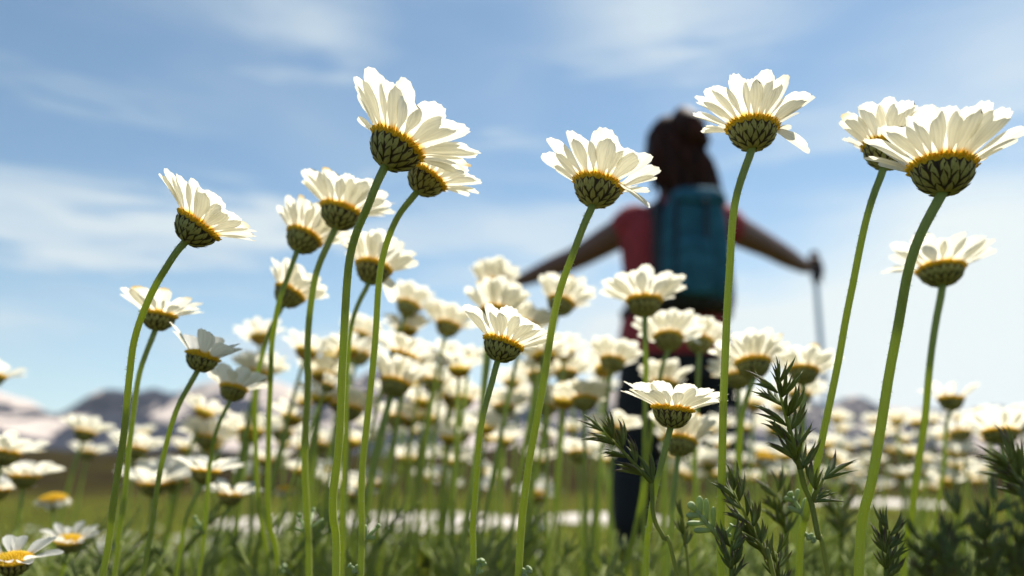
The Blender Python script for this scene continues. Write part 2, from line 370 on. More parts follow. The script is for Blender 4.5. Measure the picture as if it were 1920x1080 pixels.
n = t.noise(mp.outputs[0], 1.0, 3); out(t, principled(t, t.mix(t.rng(n, .35, .7), (0.012, 0.007, 0.006), (0.085, 0.024, 0.012)), 0.65, n, .4, .002, Specular_IOR_Level=.15))
M_BOOT = simple('boot_leather', (0.03, 0.026, 0.024), 0.7)
M_POLE = simple('pole_blue_metal', (0.20, 0.38, 0.50), 0.35, .05, 10, .0005, Metallic=.4)
M_GRIP = simple('pole_grip', (0.025, 0.045, 0.07), 0.7)
M_TIE = simple('hair_tie', (0.30, 0.06, 0.04), .8)
M_EYE = simple('eye', (0.6, 0.58, 0.55), .2)

FOOTL = J(1182, 1050); gzL = gz(FOOTL.x, FOOTL.y)
pelvis = J(1268, 655); waist = J(1268, 560); chest = J(1268, 455); upper = J(1270, 415); neck = J(1268, 378); headb = J(1264, 335)
hc = J(1257, 288)
shL, elL, wrL = J(1190, 420, .0), J(1085, 482, .16), J(988, 522, .32)
shR, elR, wrR = J(1352, 418, .0), J(1440, 462, .20), J(1502, 497, .38)
hipL, knL, anL = J(1222, 672), J(1196, 850, .02), Vector((J(1180, 1030).x, PY-.02, gzL+.09))
hipR, knR, anR = J(1322, 672), J(1356, 835, .05), J(1356, 812, -.34)
# the person stands on the left foot; the right lower leg is folded back
person = empty('person', Vector((anL.x, anL.y, gzL))); B0 = person.location.copy()
tag(person, 'hiker seen from behind with long dark hair, red top, dark trousers and arms held out', 'person')
def b_(v): return v - B0
toeL = Vector((anL.x, anL.y+.15, gzL+.03)); toeR = anR + Vector((.0, -.05, -.15))
hL, hR = wrL + (wrL-elL).normalized()*.075, wrR + (wrR-elR).normalized()*.07
nose_dir = Vector((0, 1, 0))
js = [(b_(pelvis), .10), (b_(waist), .09), (b_(chest), .10), (b_(upper), .075), (b_(neck), .048, .050), (b_(headb)+Vector((0, .01, 0)), .055, .06), (b_(hc), .078, .095), (b_(hc)+Vector((0, 0, .065)), .062, .075),
      (b_(shL), .066), (b_((shL+elL)/2), .060), (b_(elL), .050), (b_((elL+wrL)/2), .046), (b_(wrL), .033), (b_(hL), .036, .020),
      (b_(shR), .066), (b_((shR+elR)/2), .060), (b_(elR), .050), (b_((elR+wrR)/2), .046), (b_(wrR), .033), (b_(hR), .036, .020),
      (b_(hipL), .085), (b_((hipL+knL)/2), .075), (b_(knL), .055), (b_(knL*.6+anL*.4), .055), (b_(anL), .036), (b_(toeL), .034, .022),
      (b_(hipR), .085), (b_((hipR+knR)/2), .075), (b_(knR), .055), (b_(knR*.6+anR*.4), .055), (b_(anR), .036), (b_(toeR), .034, .022)]
ed = [(0, 1), (1, 2), (2, 3), (3, 4), (4, 5), (5, 6), (6, 7), (3, 8), (8, 9), (9, 10), (10, 11), (11, 12), (12, 13), (3, 14), (14, 15), (15, 16), (16, 17), (17, 18), (18, 19),
      (0, 20), (20, 21), (21, 22), (22, 23), (23, 24), (24, 25), (0, 26), (26, 27), (27, 28), (28, 29), (29, 30), (30, 31)]
skin('body', js, ed, M_SKIN, person)
# fingers closing round the grips
def hand(h, wr, el, grip_dir, thumb_side):
    f = (wr-el).normalized(); g = grip_dir.normalized(); n_ = f.cross(g).normalized()*thumb_side
    for k, (ln, off) in enumerate(((.9, .030), (1.0, .010), (.95, -.010), (.78, -.029))):
        r0 = h + g*off + f*.012
        c = [r0, r0+f*.028*ln+n_*.006, r0+f*.040*ln+n_*.026*ln, r0+f*.022*ln+n_*.044*ln, r0+f*.002+n_*.036*ln]
        skin('finger', [(b_(p), r) for p, r in zip(c, (.0105, .010, .0095, .009, .008))], [(i, i+1) for i in range(4)], M_SKIN, person, sub=1)
    r0 = h - f*.022 + g*.022 + n_*.006
    c = [r0, r0+g*.016+n_*.020, r0+g*.014+n_*.036+f*.018, r0+g*.008+n_*.040+f*.036]
    skin('thumb', [(b_(p), r) for p, r in zip(c, (.012, .0115, .0105, .0085))], [(i, i+1) for i in range(3)], M_SKIN, person, sub=1)
poleR_x = hR + Vector((0, .0, 0)); nR = (wrR-elR).normalized().cross(Vector((0, 0, 1))).normalized()
hand(hR, wrR, elR, Vector((0, 0, 1)), 1.0)
gdL = Vector((.10, .75, -.62)).normalized()
hand(hL, wrL, elL, -gdL, -1.0)
# face on the far side of the head
b = MB(); fx = hc + Vector((0, .098, -.01)); b.tube([b_(fx+Vector((0, -.01, .035))), b_(fx+Vector((0, .006, .01))), b_(fx+Vector((0, .022, -.012))), b_(fx+Vector((0, -.004, -.022)))], [.008, .010, .014, .010], 8)
link('nose', b.mesh('nose', M_SKIN), person)
for s in (-1, 1):
    bm = bmesh.new(); bmesh.ops.create_uvsphere(bm, u_segments=12, v_segments=8, radius=.013); me = bpy.data.meshes.new('eye'); bm.to_mesh(me); bm.free(); me.materials.append(M_EYE)
    link('eye', me, person, T(b_(fx+Vector((s*.031, -.022, .025)))))
    b = MB(); e = hc+Vector((s*.080, .012, -.005)); b.tube([b_(e+Vector((0, -.004, .028))), b_(e+Vector((s*.012, -.010, .012))), b_(e+Vector((s*.010, -.006, -.014))), b_(e+Vector((0, .002, -.028)))], [.006, .011, .010, .006], 8, True, 0, .5)
    link('ear', b.mesh('ear', M_SKIN), person)
b = MB(); b.tube([b_(fx+Vector((-.024, -.014, -.042))), b_(fx+Vector((0, -.003, -.040))), b_(fx+Vector((.024, -.014, -.042)))], [.003, .007, .003], 8); link('mouth', b.mesh('mouth', M_TIE), person)
# clothes
hem = J(1268, 668)
def rings(b, secs, n=28):
    k0 = len(b.v); k = len(secs)
    for (c, rx, ry) in secs:
        for j in range(n):
            q = 2*PI*j/n; f = 1+.02*math.sin(3*q+c.z*30)+.015*math.sin(7*q+c.z*47)
            b.v.append(c + Vector((rx*f*math.copysign(abs(math.cos(q))**.85, math.cos(q)), ry*f*math.sin(q), 0)))
    for i in range(k-1):
        for j in range(n): b.quad((k0+i*n+j, k0+i*n+(j+1) % n, k0+(i+1)*n+(j+1) % n, k0+(i+1)*n+j))
b = MB()
rings(b, [(b_(J(1264, 672)), .198, .135), (b_(J(1264, 668)), .205, .14), (b_(J(1265, 625)), .196, .135), (b_(J(1264, 560)), .176, .120), (b_(J(1263, 500)), .186, .125), (b_(J(1263, 450)), .198, .130),
      (b_(J(1266, 420)), .205, .118), (b_(J(1268, 398)), .165, .095), (b_(J(1268, 384)), .090, .075), (b_(J(1268, 376)), .062, .062)])
for sh, el_ in ((shL, elL), (shR, elR)):
    inn = sh.lerp(b_(upper)+B0, .35)
    b.tube([b_(p) for p in catmull([inn, sh, sh.lerp(el_, .10), sh.lerp(el_, .20)], 3)], [.060, .066, .072, .074, .073, .071, .070, .070, .069, .068], 16, False)
link('red_top', b.mesh('red_top', M_RED), person)
b = MB()
rings(b, [(b_(J(1264, 632)), .178, .120), (b_(J(1264, 660)), .196, .130), (b_(J(1266, 690)), .202, .132), (b_(J(1268, 715)), .190, .120)])
def leg(P_, R_): b.tube([b_(p) for p in catmull(P_, 3)], [R_[min(len(R_)-1, i//3)]*(1-(i % 3)/3)+R_[min(len(R_)-1, i//3+1)]*((i % 3)/3) for i in range((len(P_)-1)*3+1)], 18, True)
leg([hipL+Vector((0, 0, .05)), hipL.lerp(knL, .15), hipL.lerp(knL, .5), knL, knL.lerp(anL, .35), knL.lerp(anL, .96)], [.095, .112, .108, .088, .086, .066])
leg([hipR+Vector((0, 0, .05)), hipR.lerp(knR, .15), hipR.lerp(knR, .5), hipR.lerp(knR, .9), knR+Vector((0, -.035, -.012)), knR.lerp(anR, .4), knR.lerp(anR, .93)], [.095, .112, .106, .088, .080, .074, .056])
link('trousers', b.mesh('trousers', M_PANTS), person)
def boot(an, toe, heel):
    skin('boot', [(b_(an), .050), (b_(an.lerp(heel, .6)), .050), (b_(heel), .042, .038), (b_(heel.lerp(toe, .5)), .046, .040), (b_(toe), .044, .030)], [(0, 1), (1, 2), (2, 3), (3, 4)], M_BOOT, person, root=1)
boot(anL+Vector((0, 0, .02)), toeL+Vector((0, .03, .008)), Vector((anL.x, anL.y-.03, gzL+.04)))
boot(anR+Vector((0, .02, 0)), toeR+Vector((0, -.0, -.03)), anR+Vector((0, -.06, .025)))
# hair: cap plus long locks to the right
hair_root = None
b = MB()
def cap(u, v):
    a = 2*PI*u; th = PI*.78*v; w = 1+.05*math.sin(a*5+v*3)
    back = .5-.5*math.sin(a)
    cutz = 1.0 if back > .35 else .62
    th *= cutz
    return b_(hc) + Vector((.100*w*math.sin(th)*math.cos(a), -.012+.116*w*math.sin(th)*math.sin(a), .022+.122*math.cos(th)))
b.grid(cap, 28, 12); hair_root = link('hair', b.mesh('hair', M_HAIR), person)
rr = random.Random(4)
b = MB(); knot = hc + Vector((.028, -.04, .085)); 
b.tube([b_(knot+Vector((0, .02, -.03))), b_(knot+Vector((0, 0, .0))), b_(knot+Vector((.012, -.045, .012))), b_(knot+Vector((.03, -.085, -.03))), b_(knot+Vector((.045, -.10, -.11)))], [.04, .05, .055, .055, .05], 10)
for i in range(150):
    a = rr.uniform(-2.7, -.45); top = hc + Vector((.096*math.cos(a), .102*math.sin(a), rr.uniform(-.02, .07)))
    sp_ = rr.uniform(-.5, 1); end = hc + Vector((.045+sp_*.115, -.12+rr.uniform(-.05, .03), -.17-rr.uniform(0, .18)-.03*max(0, sp_)))
    if i < 22: end = hc+Vector((rr.uniform(-.10, .0), -.11, -rr.uniform(.10, .20)))
    m1 = top.lerp(end, .4)+Vector((.012*(1 if math.cos(a) > 0 else -1), -.035, 0)); m2 = top.lerp(end, .75)+Vector((rr.uniform(-.01, .02), -.015, 0))
    b.tube([b_(p) for p in catmull([top, m1, m2, end], 3)], [.012, .014, .015, .015, .014, .013, .011, .009, .006, .002], 5, False)
link('locks', b.mesh('locks', M_HAIR), hair_root)
b = MB(); b.tube([b_(knot+Vector((.038*math.cos(a), .03*math.sin(a)+.005, .0))) for a in [2*PI*k/12 for k in range(13)]], .010, 6, False); link('hair_tie', b.mesh('hair_tie', M_TIE), hair_root)

# ------------------------------------------------------------------ backpack
pk = empty('backpack', J(1295, 590, -.14)); K0 = pk.location.copy(); tag(pk, 'blue and black hiking backpack worn high on the hiker\'s back', 'backpack')
def rbox(b, c, hx, hy, hz, taper=0.0, rnd=.35, n=14, m=9, bulge=0.0):
    def sg(x, e): return math.copysign(abs(x)**e, x)
    def fn(u, v):
        a = 2*PI*u; th = -PI/2+PI*v; ct = abs(math.cos(th))**rnd; z = sg(math.sin(th), rnd); k = 1-taper*z+bulge*(1-z*z)
        return Vector(c)+Vector((hx*ct*sg(math.cos(a), rnd)*k, hy*ct*sg(math.sin(a), rnd)*k, hz*z))
    b.grid(fn, n, m)
def kk(px, py, dy): return J(px, py, dy)-K0
b = MB(); rbox(b, kk(1302, 470, -.19), .108, .085, .195, .10, .42, 24, 16, .06); link('pack_body', b.mesh('pack_body', M_PACK), pk)
b = MB(); rbox(b, kk(1303, 378, -.185), .098, .095, .036, .15, .5, 24, 10); lid = link('lid', b.mesh('lid', M_PACK), pk)
b = MB(); rbox(b, kk(1290, 560, -.18), .128, .085, .050, -.05, .5, 24, 10); link('bottom_compartment', b.mesh('bottom_compartment', M_PACKD), pk)
b = MB(); rbox(b, kk(1302, 500, -.285), .066, .028, .100, .05, .45, 20, 10); link('front_pocket', b.mesh('front_pocket', M_PACK), pk)
b = MB(); rbox(b, kk(1236, 480, -.12), .026, .07, .20, .05, .5, 16, 12); link('side_panel', b.mesh('side_panel', M_PACKD), pk)
b = MB(); rbox(b, kk(1358, 545, -.16), .030, .05, .075, .0, .5, 16, 10); link('side_pocket', b.mesh('side_pocket', M_PACKD), pk)
for px in (1268, 1325):
    b = MB(); b.tube([kk(px, 372, -.285), kk(px, 420, -.290), kk(px+2, 500, -.305), kk(px, 560, -.27)], [.011]*4, 6, True, 0, .4); link('compression_strap', b.mesh('compression_strap', M_PACKD), pk)
for s, x0 in ((-1, 1222), (1, 1330)):
    b = MB(); b.tube([kk(x0, 395, -.11), kk(x0-4*s, 385, -.02), kk(x0-6*s, 400, .09), kk(x0+14*s, 460, .13), kk(x0+22*s, 540, .06), kk(x0+18*s, 575, -.10)], [.020, .024, .024, .022, .014, .012], 8, True, 0, .4)
    link('shoulder_strap', b.mesh('shoulder_strap', M_PACKD), pk)
b = MB(); w0 = J(1268, 590)-K0; b.tube([w0+Vector((.185*math.cos(a), .135*math.sin(a), 0)) for a in [2*PI*k/20 for k in range(21)]], .022, 8, False); link('hip_belt', b.mesh('hip_belt', M_PACKD), pk)
b = MB(); b.tube([kk(1290, 392, -.20), kk(1292, 378, -.22), kk(1304, 378, -.22), kk(1306, 392, -.20)], .006, 6); link('haul_loop', b.mesh('haul_loop', M_PACKD), pk)

# ------------------------------------------------------------------ trekking poles
def pole(top, direction, label, length, n_off):
    d = direction.normalized(); ln = length; base = top + d*ln; e = empty('trekking_pole', base); tag(e, label, 'trekking pole', 'trekking poles held by the hiker')
    P = lambda s: top + d*s - base
    b = MB(); b.tube([P(.0), P(.012), P(.04), P(.075), P(.115), P(.14)], [.010, .021, .019, .015, .017, .014], 10); link('grip', b.mesh('grip', M_GRIP), e)
    b = MB(); b.tube([P(.13), P(.55), P(.555)], [.0105, .0105, .009], 10); link('upper_shaft', b.mesh('upper_shaft', M_POLE), e)
    b = MB(); b.tube([P(.54), P(ln-.10)], .008, 10); link('lower_shaft', b.mesh('lower_shaft', M_POLE), e)
    b = MB(); b.tube([P(.53), P(.58)], .013, 8); link('clamp', b.mesh('clamp', M_GRIP), e)
    b = MB(); b.tube([P(ln-.11), P(ln-.09)], [.035, .03], 14); link('basket', b.mesh('basket', M_GRIP), e)
    b = MB(); b.tube([P(ln-.10), P(ln-.01), P(ln)], [.006, .005, .002], 8); link('tip', b.mesh('tip', M_BOOT), e)
    s = top + Vector((0, 0, 0)); b = MB(); q = [P(.02), P(.05)+Vector((.03, .02, 0)), P(.14)+Vector((.035, .02, 0)), P(.10)+Vector((.02, .01, 0)), P(.02)]
    b.tube(q, .004, 5, True, 0, .5); link('wrist_strap', b.mesh('wrist_strap', M_PACKD), e)
gR = hR + nR*.018 + (wrR-elR).normalized()*.016
topR = gR + Vector((0, 0, .085)); pole(topR, Vector((.004, .03, -1)), 'blue shafted trekking pole upright in the hiker\'s right hand', topR.z/1.0*1.0005, 1)
gL = hL - (wrL-elL).normalized().cross(-gdL).normalized()*.018 + (wrL-elL).normalized()*.012
topL = gL - gdL*.085; Lp = topL.z/abs(gdL.z); pole(topL, gdL, 'trekking pole held slanting forward in the hiker\'s left hand', Lp, 1)

# ------------------------------------------------------------------ daisies: meshes shared by all (unit: radius of the involucre)
def petal_mb(L, Wd, curl, cup, tooth, nu=6, nv=9, twist=0.0):
    b = MB()
    def fn(u, v):
        q = 2*u-1
        if v < .55: k = v/.55; k = k*k*(3-2*k); w = .40+.60*k
        else: w = math.sqrt(max(0, 1-((v-.55)/.45)**2.8*.55))
        tip = .11*abs(q)**3 + .030*tooth*(.5+.5*math.cos(6*PI*(u-1/3)))
        x = L*v*(1-tip*v**5)
        y = Wd*.5*w*q; z = -curl*v*v*L*.5 + cup*q*q*Wd*w + .016*math.cos(4*PI*u)*math.sin(PI*min(1, v*1.05)) 
        a = twist*v; return (x, y*math.cos(a)-z*math.sin(a)*.3, z + y*math.sin(a))
    b.grid(fn, nu, nv); return b
rp = random.Random(5)
PET_MB = [petal_mb(rp.uniform(1.88, 2.08), rp.uniform(.96, 1.18), rp.uniform(-.05, .28), rp.uniform(.10, .26), rp.choice([.6, 1, 1.3]), twist=rp.uniform(-.16, .16)) for _ in range(10)]
PET = [b.mesh('petal', M_PETAL) for b in PET_MB]
PET_LO_MB = [petal_mb(rp.uniform(1.88, 2.08), rp.uniform(.96, 1.18), rp.uniform(-.05, .3), rp.uniform(.1, .25), 1, 4, 5, rp.uniform(-.2, .2)) for _ in range(6)]
PET_LO = [b.mesh('petal', M_PETAL) for b in PET_LO_MB]
def disc_mb(n, dome=.42):
    b = MB()
    b.lathe([(.001, dome-.03), (.4, dome*.86), (.75, dome*.45), (1.03, .10), (1.03, -.01), (.93, -.12)], 18)
    def floret(p, nrm_, r, h, k):
        q = Vector((0, 0, 1)).rotation_difference(nrm_); base = len(b.v)
        for (rr, zz) in ((r, -.03), (r*1.15, h*.6), (r*.5, h)):
            for j in range(k): a = 2*PI*j/k; b.v.append(p + q @ Vector((rr*math.cos(a), rr*math.sin(a), zz)))
        for i in range(2):
            for j in range(k): b.quad((base+i*k+j, base+i*k+(j+1) % k, base+(i+1)*k+(j+1) % k, base+(i+1)*k+j))
        b.quad(tuple(base+2*k+j for j in range(k)))
    for i in range(n):
        r = .96*math.sqrt((i+.5)/n); a = i*2.39996; z = dome*(1-r*r)**.8
        floret(Vector((r*math.cos(a), r*math.sin(a), z)), Vector((r*math.cos(a)*.8, r*math.sin(a)*.8, 1)).normalized(), .055, .12+.05*rp.random(), 5)
    for i in range(84):
        a = 2*PI*i/84+rp.uniform(-.03, .03); r = .99+.035*(i % 3)
        floret(Vector((r*math.cos(a), r*math.sin(a), .0+.07*(i % 2))), Vector((math.cos(a)*1.3, math.sin(a)*1.3, 1)).normalized(), .036, .12+.05*rp.random(), 4)
    return b
DISC_MB = disc_mb(130); DISC = DISC_MB.mesh('disc', M_DISC)
def bowl_mb(n=20):
    b = MB(); b.lathe([(.12, -1.0)]+[(math.sin(RAD(a))*.95, -.93*math.cos(RAD(a))) for a in (12, 25, 38, 52, 66, 80, 90)]+[(.93, .05)], n); return b
BOWL_MB = bowl_mb(); BOWL = BOWL_MB.mesh('involucre', M_BOWL)
def bract_mb(k):
    b = MB()
    def fn(u, v):
        q = 2*u-1; w = (math.sin(PI*min(1, .16+.84*v))**.75 if v > .35 else 1)*(1 if v > .35 else .85+.15*v/.35)
        if v >= .999: w = .10
        return (v, q*.5*w, .10*math.sin(PI*min(1, v*.9+.08))+.20*w*(1-q*q)*.5-.04 + .03*(v > .8) + k*.02*math.sin(5*v))
    b.grid(fn, 4, 6); return b
BRACT_MB = [bract_mb(0), bract_mb(1)]; BRACT = [b.mesh('bract', M_BRACT) for b in BRACT_MB]
def bract_mats(rr):
    res = []
    for (tb, tt, n, off) in ((6, 40, 9, .12), (18, 62, 13, .085), (36, 82, 16, .05), (54, 90, 18, .015)):
        for i in range(n):
            a = 2*PI*(i+.5*(n % 2)+rr.uniform(-.12, .12))/n; b0, b1 = RAD(tb+rr.uniform(-3, 3)), RAD(tt+rr.uniform(-3, 3))
            P = lambda th: Vector((math.sin(th)*math.cos(a)*.96, math.sin(th)*math.sin(a)*.96, -.94*math.cos(th)))
            p0, p1 = P(b0), P(b1)*1.03; tx = (p1-p0); L = tx.length; tx.normalize()
            mid = P((b0+b1)/2); nr = Vector((mid.x, mid.y, mid.z)).normalized(); sy = nr.cross(tx).normalized(); nz = tx.cross(sy).normalized()
            if nz.dot(nr) < 0: sy.negate(); nz = tx.cross(sy).normalized()
            wd = 2*PI*math.sin((b0+b1)/2+.05)*.96/n*1.22
            m = Matrix((( tx.x*L, sy.x*wd, nz.x*.5, p0.x), (tx.y*L, sy.y*wd, nz.y*.5, p0.y), (tx.z*L, sy.z*wd, nz.z*.5, p0.z), (0, 0, 0, 1)))
            res.append(T(nr*off) @ m)
    return res
INVB = []
for k in range(3):
    b = MB(); b.add(BOWL_MB, Matrix.Identity(4))
    for m in bract_mats(random.Random(k)): b.add(BRACT_MB[k % 2], m, 1)
    INVB.append(b.mesh('involucre', [M_BOWL, M_BRACT]))
def petal_mats(n, lift, ls, rr, skip=0.0, var=8.0, droop=()):
    res = []
    for i in range(n):
        if rr.random() < skip: continue
        a = 2*PI*(i+rr.uniform(-.28, .28))/n; l = lift + 2 + rr.gauss(0, var*.42) + (7 if i % 2 else -3)
        if i in droop: l = -35+rr.uniform(-8, 8)
        s = ls*rr.uniform(.88, 1.07)
        res.append(RZ(a) @ T((.90, 0, .11+.06*(i % 2))) @ RY(-RAD(l)) @ RX(RAD(rr.gauss(0, 7))) @ SC((s, s*min(1, 21/n)*rr.uniform(.86, 1.1), s)))
    return res
def head_matrix(c, axis, R, spin, depth=1.0):
    q = Vector((0, 0, 1)).rotation_difference(axis.normalized()).to_matrix().to_4x4()
    return T(c) @ q @ RZ(spin) @ SC((R, R, R*depth))
def stem_path(p0, axis, rr, H):
    gx = p0.x - axis.x*H*.34 + rr.uniform(-.02, .012); gy = p0.y + rr.uniform(-.01, .02)
    A = p0; B = p0 - axis.normalized()*H*.22; C = Vector((gx-axis.x*.02, gy, H*.45)); D = Vector((gx, gy, gz(gx, gy)-.004))
    return [A*(1-u)**3 + B*3*u*(1-u)**2 + C*3*u*u*(1-u) + D*u**3 for u in [i/14 for i in range(15)]]
def hairs_mb(path, rs, rr, n):
    b = MB(); L = len(path)
    for _ in range(n):
        i = rr.randrange(1, L-1); u = rr.random(); p = path[i].lerp(path[i+1], u); tn = (path[i+1]-path[i]).normalized()
        a = rr.uniform(0, 2*PI); o = tn.orthogonal().normalized(); d = (o*math.cos(a)+tn.cross(o)*math.sin(a)); r = rs[i]*.95
        h = rr.uniform(.0003, .0009); tip = p + d*(r+h)+tn*h*rr.uniform(-.3, .7); w = tn*.00006; w2 = tn.cross(d)*.00006; k = len(b.v)
        b.v += [p+d*r-w, p+d*r+w-w2, p+d*r+w+w2, tip]; b.quad((k, k+1, k+3)); b.quad((k+1, k+2, k+3)); b.quad((k+2, k, k+3))
    return b
def key_free(px): return True
def daisy(px, py, wi, y, phi, psi=0, label='', lift=37, n=21, way=None, lvl='B', ls=1.0, skip=0.0, var=8, droop=(), seed=0, depth=1.0, stem_w=.165, group='white daisies standing in the meadow', bare=False, spin=None):
    rr = random.Random(int(px*31+py*7+seed))
    n = n+2 if n > 14 else n; depth *= .86; R = wi*y/(2*F_PX)*1.03; c = at(px, py, y); v_ = rr.random() if lvl == 'B' and key_free(px) else 1; skip += .22 if v_ < .15 else 0; lift += 18 if .15 < v_ < .24 else 0; var += 5 if v_ < .4 else 0
    psi += (0 if lvl == 'A' or psi < -8 else (11 if py < 860 else 4)); lift += (-4 if lvl == 'A' else 5); ph, ps = RAD(phi), RAD(psi)
    axis = Vector((math.sin(ph), math.sin(ps)*math.cos(ph), math.cos(ph)*math.cos(ps)))
    Mh = head_matrix(c, axis, R, rr.uniform(0, 6.28) if spin is None else spin, depth)
    p0 = c - axis.normalized()*R*.93*depth
    if way:
        P = [p0 - axis.normalized()*(-R*.05)] + [at(qx, qy, y+.012*i*(.5 if lvl == 'A' else 1)) for i, (qx, qy) in enumerate(way)]
        last, prev = P[-1], P[-2]; dn = (last-prev).normalized(); H = last.z
        for k, s in ((1, .35), (2, .7), (3, 1.0)):
            P.append(Vector((last.x + dn.x*H*s*(1-.4*s)*.8, last.y + .01*s, last.z*(1-s) - .004*(k == 3))))
        path = catmull(P, 5)
    else: path = stem_path(p0, axis, rr, c.z)
    base = Vector((path[-1].x, path[-1].y, 0)); L = len(path)
    for i in range(2, L-1): path[i] = path[i] + Vector((mnoise.noise(Vector((px, i*.16, 0))), 0, 0))*R*.10
    root = empty('daisy', base); tag(root, label, 'daisy', group)
    I = T(-base)
    sr = R*stem_w; rs = [sr*(1.05-.12*min(1, i/4)+.12*i/L) for i in range(L)]
    b = MB(); b.tube([p-base for p in path], rs, 16 if lvl == 'A' else 6)
    if lvl == 'A':
        for i in range(L):
            for j in range(0, 16, 2): q_ = b.v[i*16+j]; q_ += (path[i]-base-q_)*(.13+.05*mnoise.noise(Vector((i*.6, j, px))))
    st = link('stem', b.mesh('stem', M_STEM), root)
    if lvl == 'A':
        h = link('stem_hair', hairs_mb([p-base for p in path], rs, rr, 520).mesh('stem_hair', M_HAIRF, False), st); tag(h, kind='stuff')
        inv = link('involucre', BOWL, root, I @ Mh)
        for k, m in enumerate(bract_mats(rr)): link('bract', BRACT[k % 2], inv, m)
    else: inv = link('involucre', INVB[rr.randrange(3)], root, I @ Mh)
    link('disc', DISC, root, I @ Mh)
    if not bare:
        fam = PET if (lvl == 'A' or wi > 48) else PET_LO
        for m in petal_mats(n, lift, ls, rr, skip, var, droop): link('petal', rr.choice(fam), root, I @ Mh @ m)
    else:
        for m in petal_mats(15, -55, .5, rr, .1, 8): link('petal', rr.choice(PET_LO), root, I @ Mh @ m)
    return root, path, base

D = {}
def dz(key, *a, **k): D[key] = daisy(*a, **k)
G1 = 'tall white daisies in focus at the front'
# --- the sharp ones, front row
dz(1, 371, 424, 84, .235, 33, 4, 'tall daisy leaning right, leftmost of the sharp front row, alone against pale cloud', lvl='A', n=19, lift=38, way=[(318, 492), (278, 562), (252, 640), (240, 730), (230, 830), (212, 950), (192, 1080)], group=G1)
dz(2, 744, 274, 104, .222, 28, 5, 'largest daisy left of centre, high against blue sky, overlapping another head behind it', lvl='A', n=20, lift=33, ls=1.12, way=[(697, 372), (664, 445), (648, 550), (642, 700), (634, 850), (625, 960), (628, 1080)], group=G1, stem_w=.155)
dz(3, 801, 334, 76, .247, 32, 4, 'daisy half hidden just behind the largest head left of centre, lit petals to the right', lvl='A', n=20, lift=34, way=[(742, 412), (715, 505), (702, 640), (692, 760), (678, 900), (676, 1080)], group=G1)
dz(4, 1121, 349, 90, .235, 14, 3, 'tall daisy in front of the hiker\'s raised left arm, stem curving down to the left', lvl='A', n=18, lift=35, ls=1.05, way=[(1080, 460), (1047, 560), (1023, 680), (1005, 800), (985, 920), (972, 1080)], group=G1, droop=(11,))
dz(5, 1411, 242, 93, .232, 3, 3, 'tall upright daisy high above the hiker\'s right shoulder, one petal drooping', lvl='A', n=23, lift=33, ls=1.0, way=[(1378, 385), (1366, 520), (1359, 700), (1354, 850), (1352, 1080)], group=G1, droop=(16,))
dz(6, 1662, 281, 84, .245, 13, 3, 'tall daisy at upper right partly covered by a larger head', lvl='A', n=21, lift=42, way=[(1622, 425), (1592, 560), (1572, 680), (1542, 820), (1515, 950), (1498, 1080)], group=G1)
dz(7, 1767, 316, 114, .212, 3, 3, 'biggest daisy at upper right, broad involucre on a thick pale stem', lvl='A', n=22, lift=36, way=[(1715, 465), (1686, 600), (1661, 740), (1636, 900), (1610, 1080)], group=G1, stem_w=.165)
dz(8, 943, 646, 70, .250, 18, 3, 'sharp daisy below the centre with long petals fanned to the right, brown-netted involucre', lvl='A', n=16, lift=38, ls=1.12, way=[(905, 780), (895, 880), (888, 980), (886, 1080)], group=G1)
dz(9, 1261, 769, 70, .255, 7, -2, 'low sharp daisy in front of the hiker\'s dark trousers, flat fan of petals', lvl='A', n=20, lift=28, ls=1.05, way=[(1232, 900), (1219, 980), (1212, 1080)], group=G1)
dz(10, 1764, 507, 80, .33, 0, -3, 'wide open daisy at the right edge with gaps between upright petals, below the biggest head', n=15, lift=24, ls=1.0, depth=.8, var=16, skip=.1, way=[(1745, 680), (1730, 800), (1712, 950), (1695, 1080)])
dz(11, 640, 397, 76, .292, 15, 3, 'daisy just left of the two tallest central stems, tilted slightly right', lvl='A', n=19, lift=38, way=[(594, 510), (580, 600), (575, 720), (572, 850), (575, 960), (580, 1080)], group='tall white daisies slightly out of focus')
dz(12, 570, 446, 65, .31, 20, 4, 'tall daisy with narrow petals between the far left head and the central pair', n=17, lift=40, way=[(525, 560), (511, 640), (507, 720), (503, 850), (505, 980), (520, 1080)], group='tall white daisies slightly out of focus')
dz(13, 543, 551, 56, .35, 24, 4, 'blurred daisy directly below the narrow petalled one, its stem crossing', n=17, lift=38, way=[(500, 640), (480, 720), (478, 820), (486, 950), (505, 1080)], group='tall white daisies slightly out of focus')
dz(14, 700, 504, 64, .33, 12, 2, 'daisy caught between the two tallest central stems, one petal hanging', n=18, lift=35, way=[(660, 610), (650, 700), (648, 850), (640, 1000), (640, 1080)], droop=(7,), group='tall white daisies slightly out of focus')
dz(15, 298, 592, 60, .30, 7, 1, 'ragged daisy with few broad petals beside the far left stem', n=16, lift=34, skip=.1, var=13, way=[(262, 700), (246, 800), (236, 900), (224, 1000), (214, 1080)], lvl='A')
dz(16, 380, 670, 58, .285, 14, 2, 'daisy with a half empty ring of wide petals, dark involucre, over the snowy mountain', n=13, lift=36, skip=.22, var=14, ls=1.1, way=[(333, 765), (306, 850), (290, 950), (268, 1080)], lvl='A')
dz(17, 438, 730, 47, .34, 8, 0, 'small daisy with one petal stretched out to the right over the mountain', n=14, lift=28, skip=.1, var=12, way=[(405, 810), (393, 880), (385, 980), (372, 1080)])
dz(18, 386, 884, 48, .40, 6, -6, 'open daisy low at left with a bit of orange disc showing', n=13, lift=18, var=14, way=[(348, 975), (330, 1080)], ls=1.05)
dz(19, 433, 928, 42, .46, 5, -5, 'small low daisy leaning right beside the one with orange disc', n=15, lift=16, way=[(410, 1000), (400, 1080)])
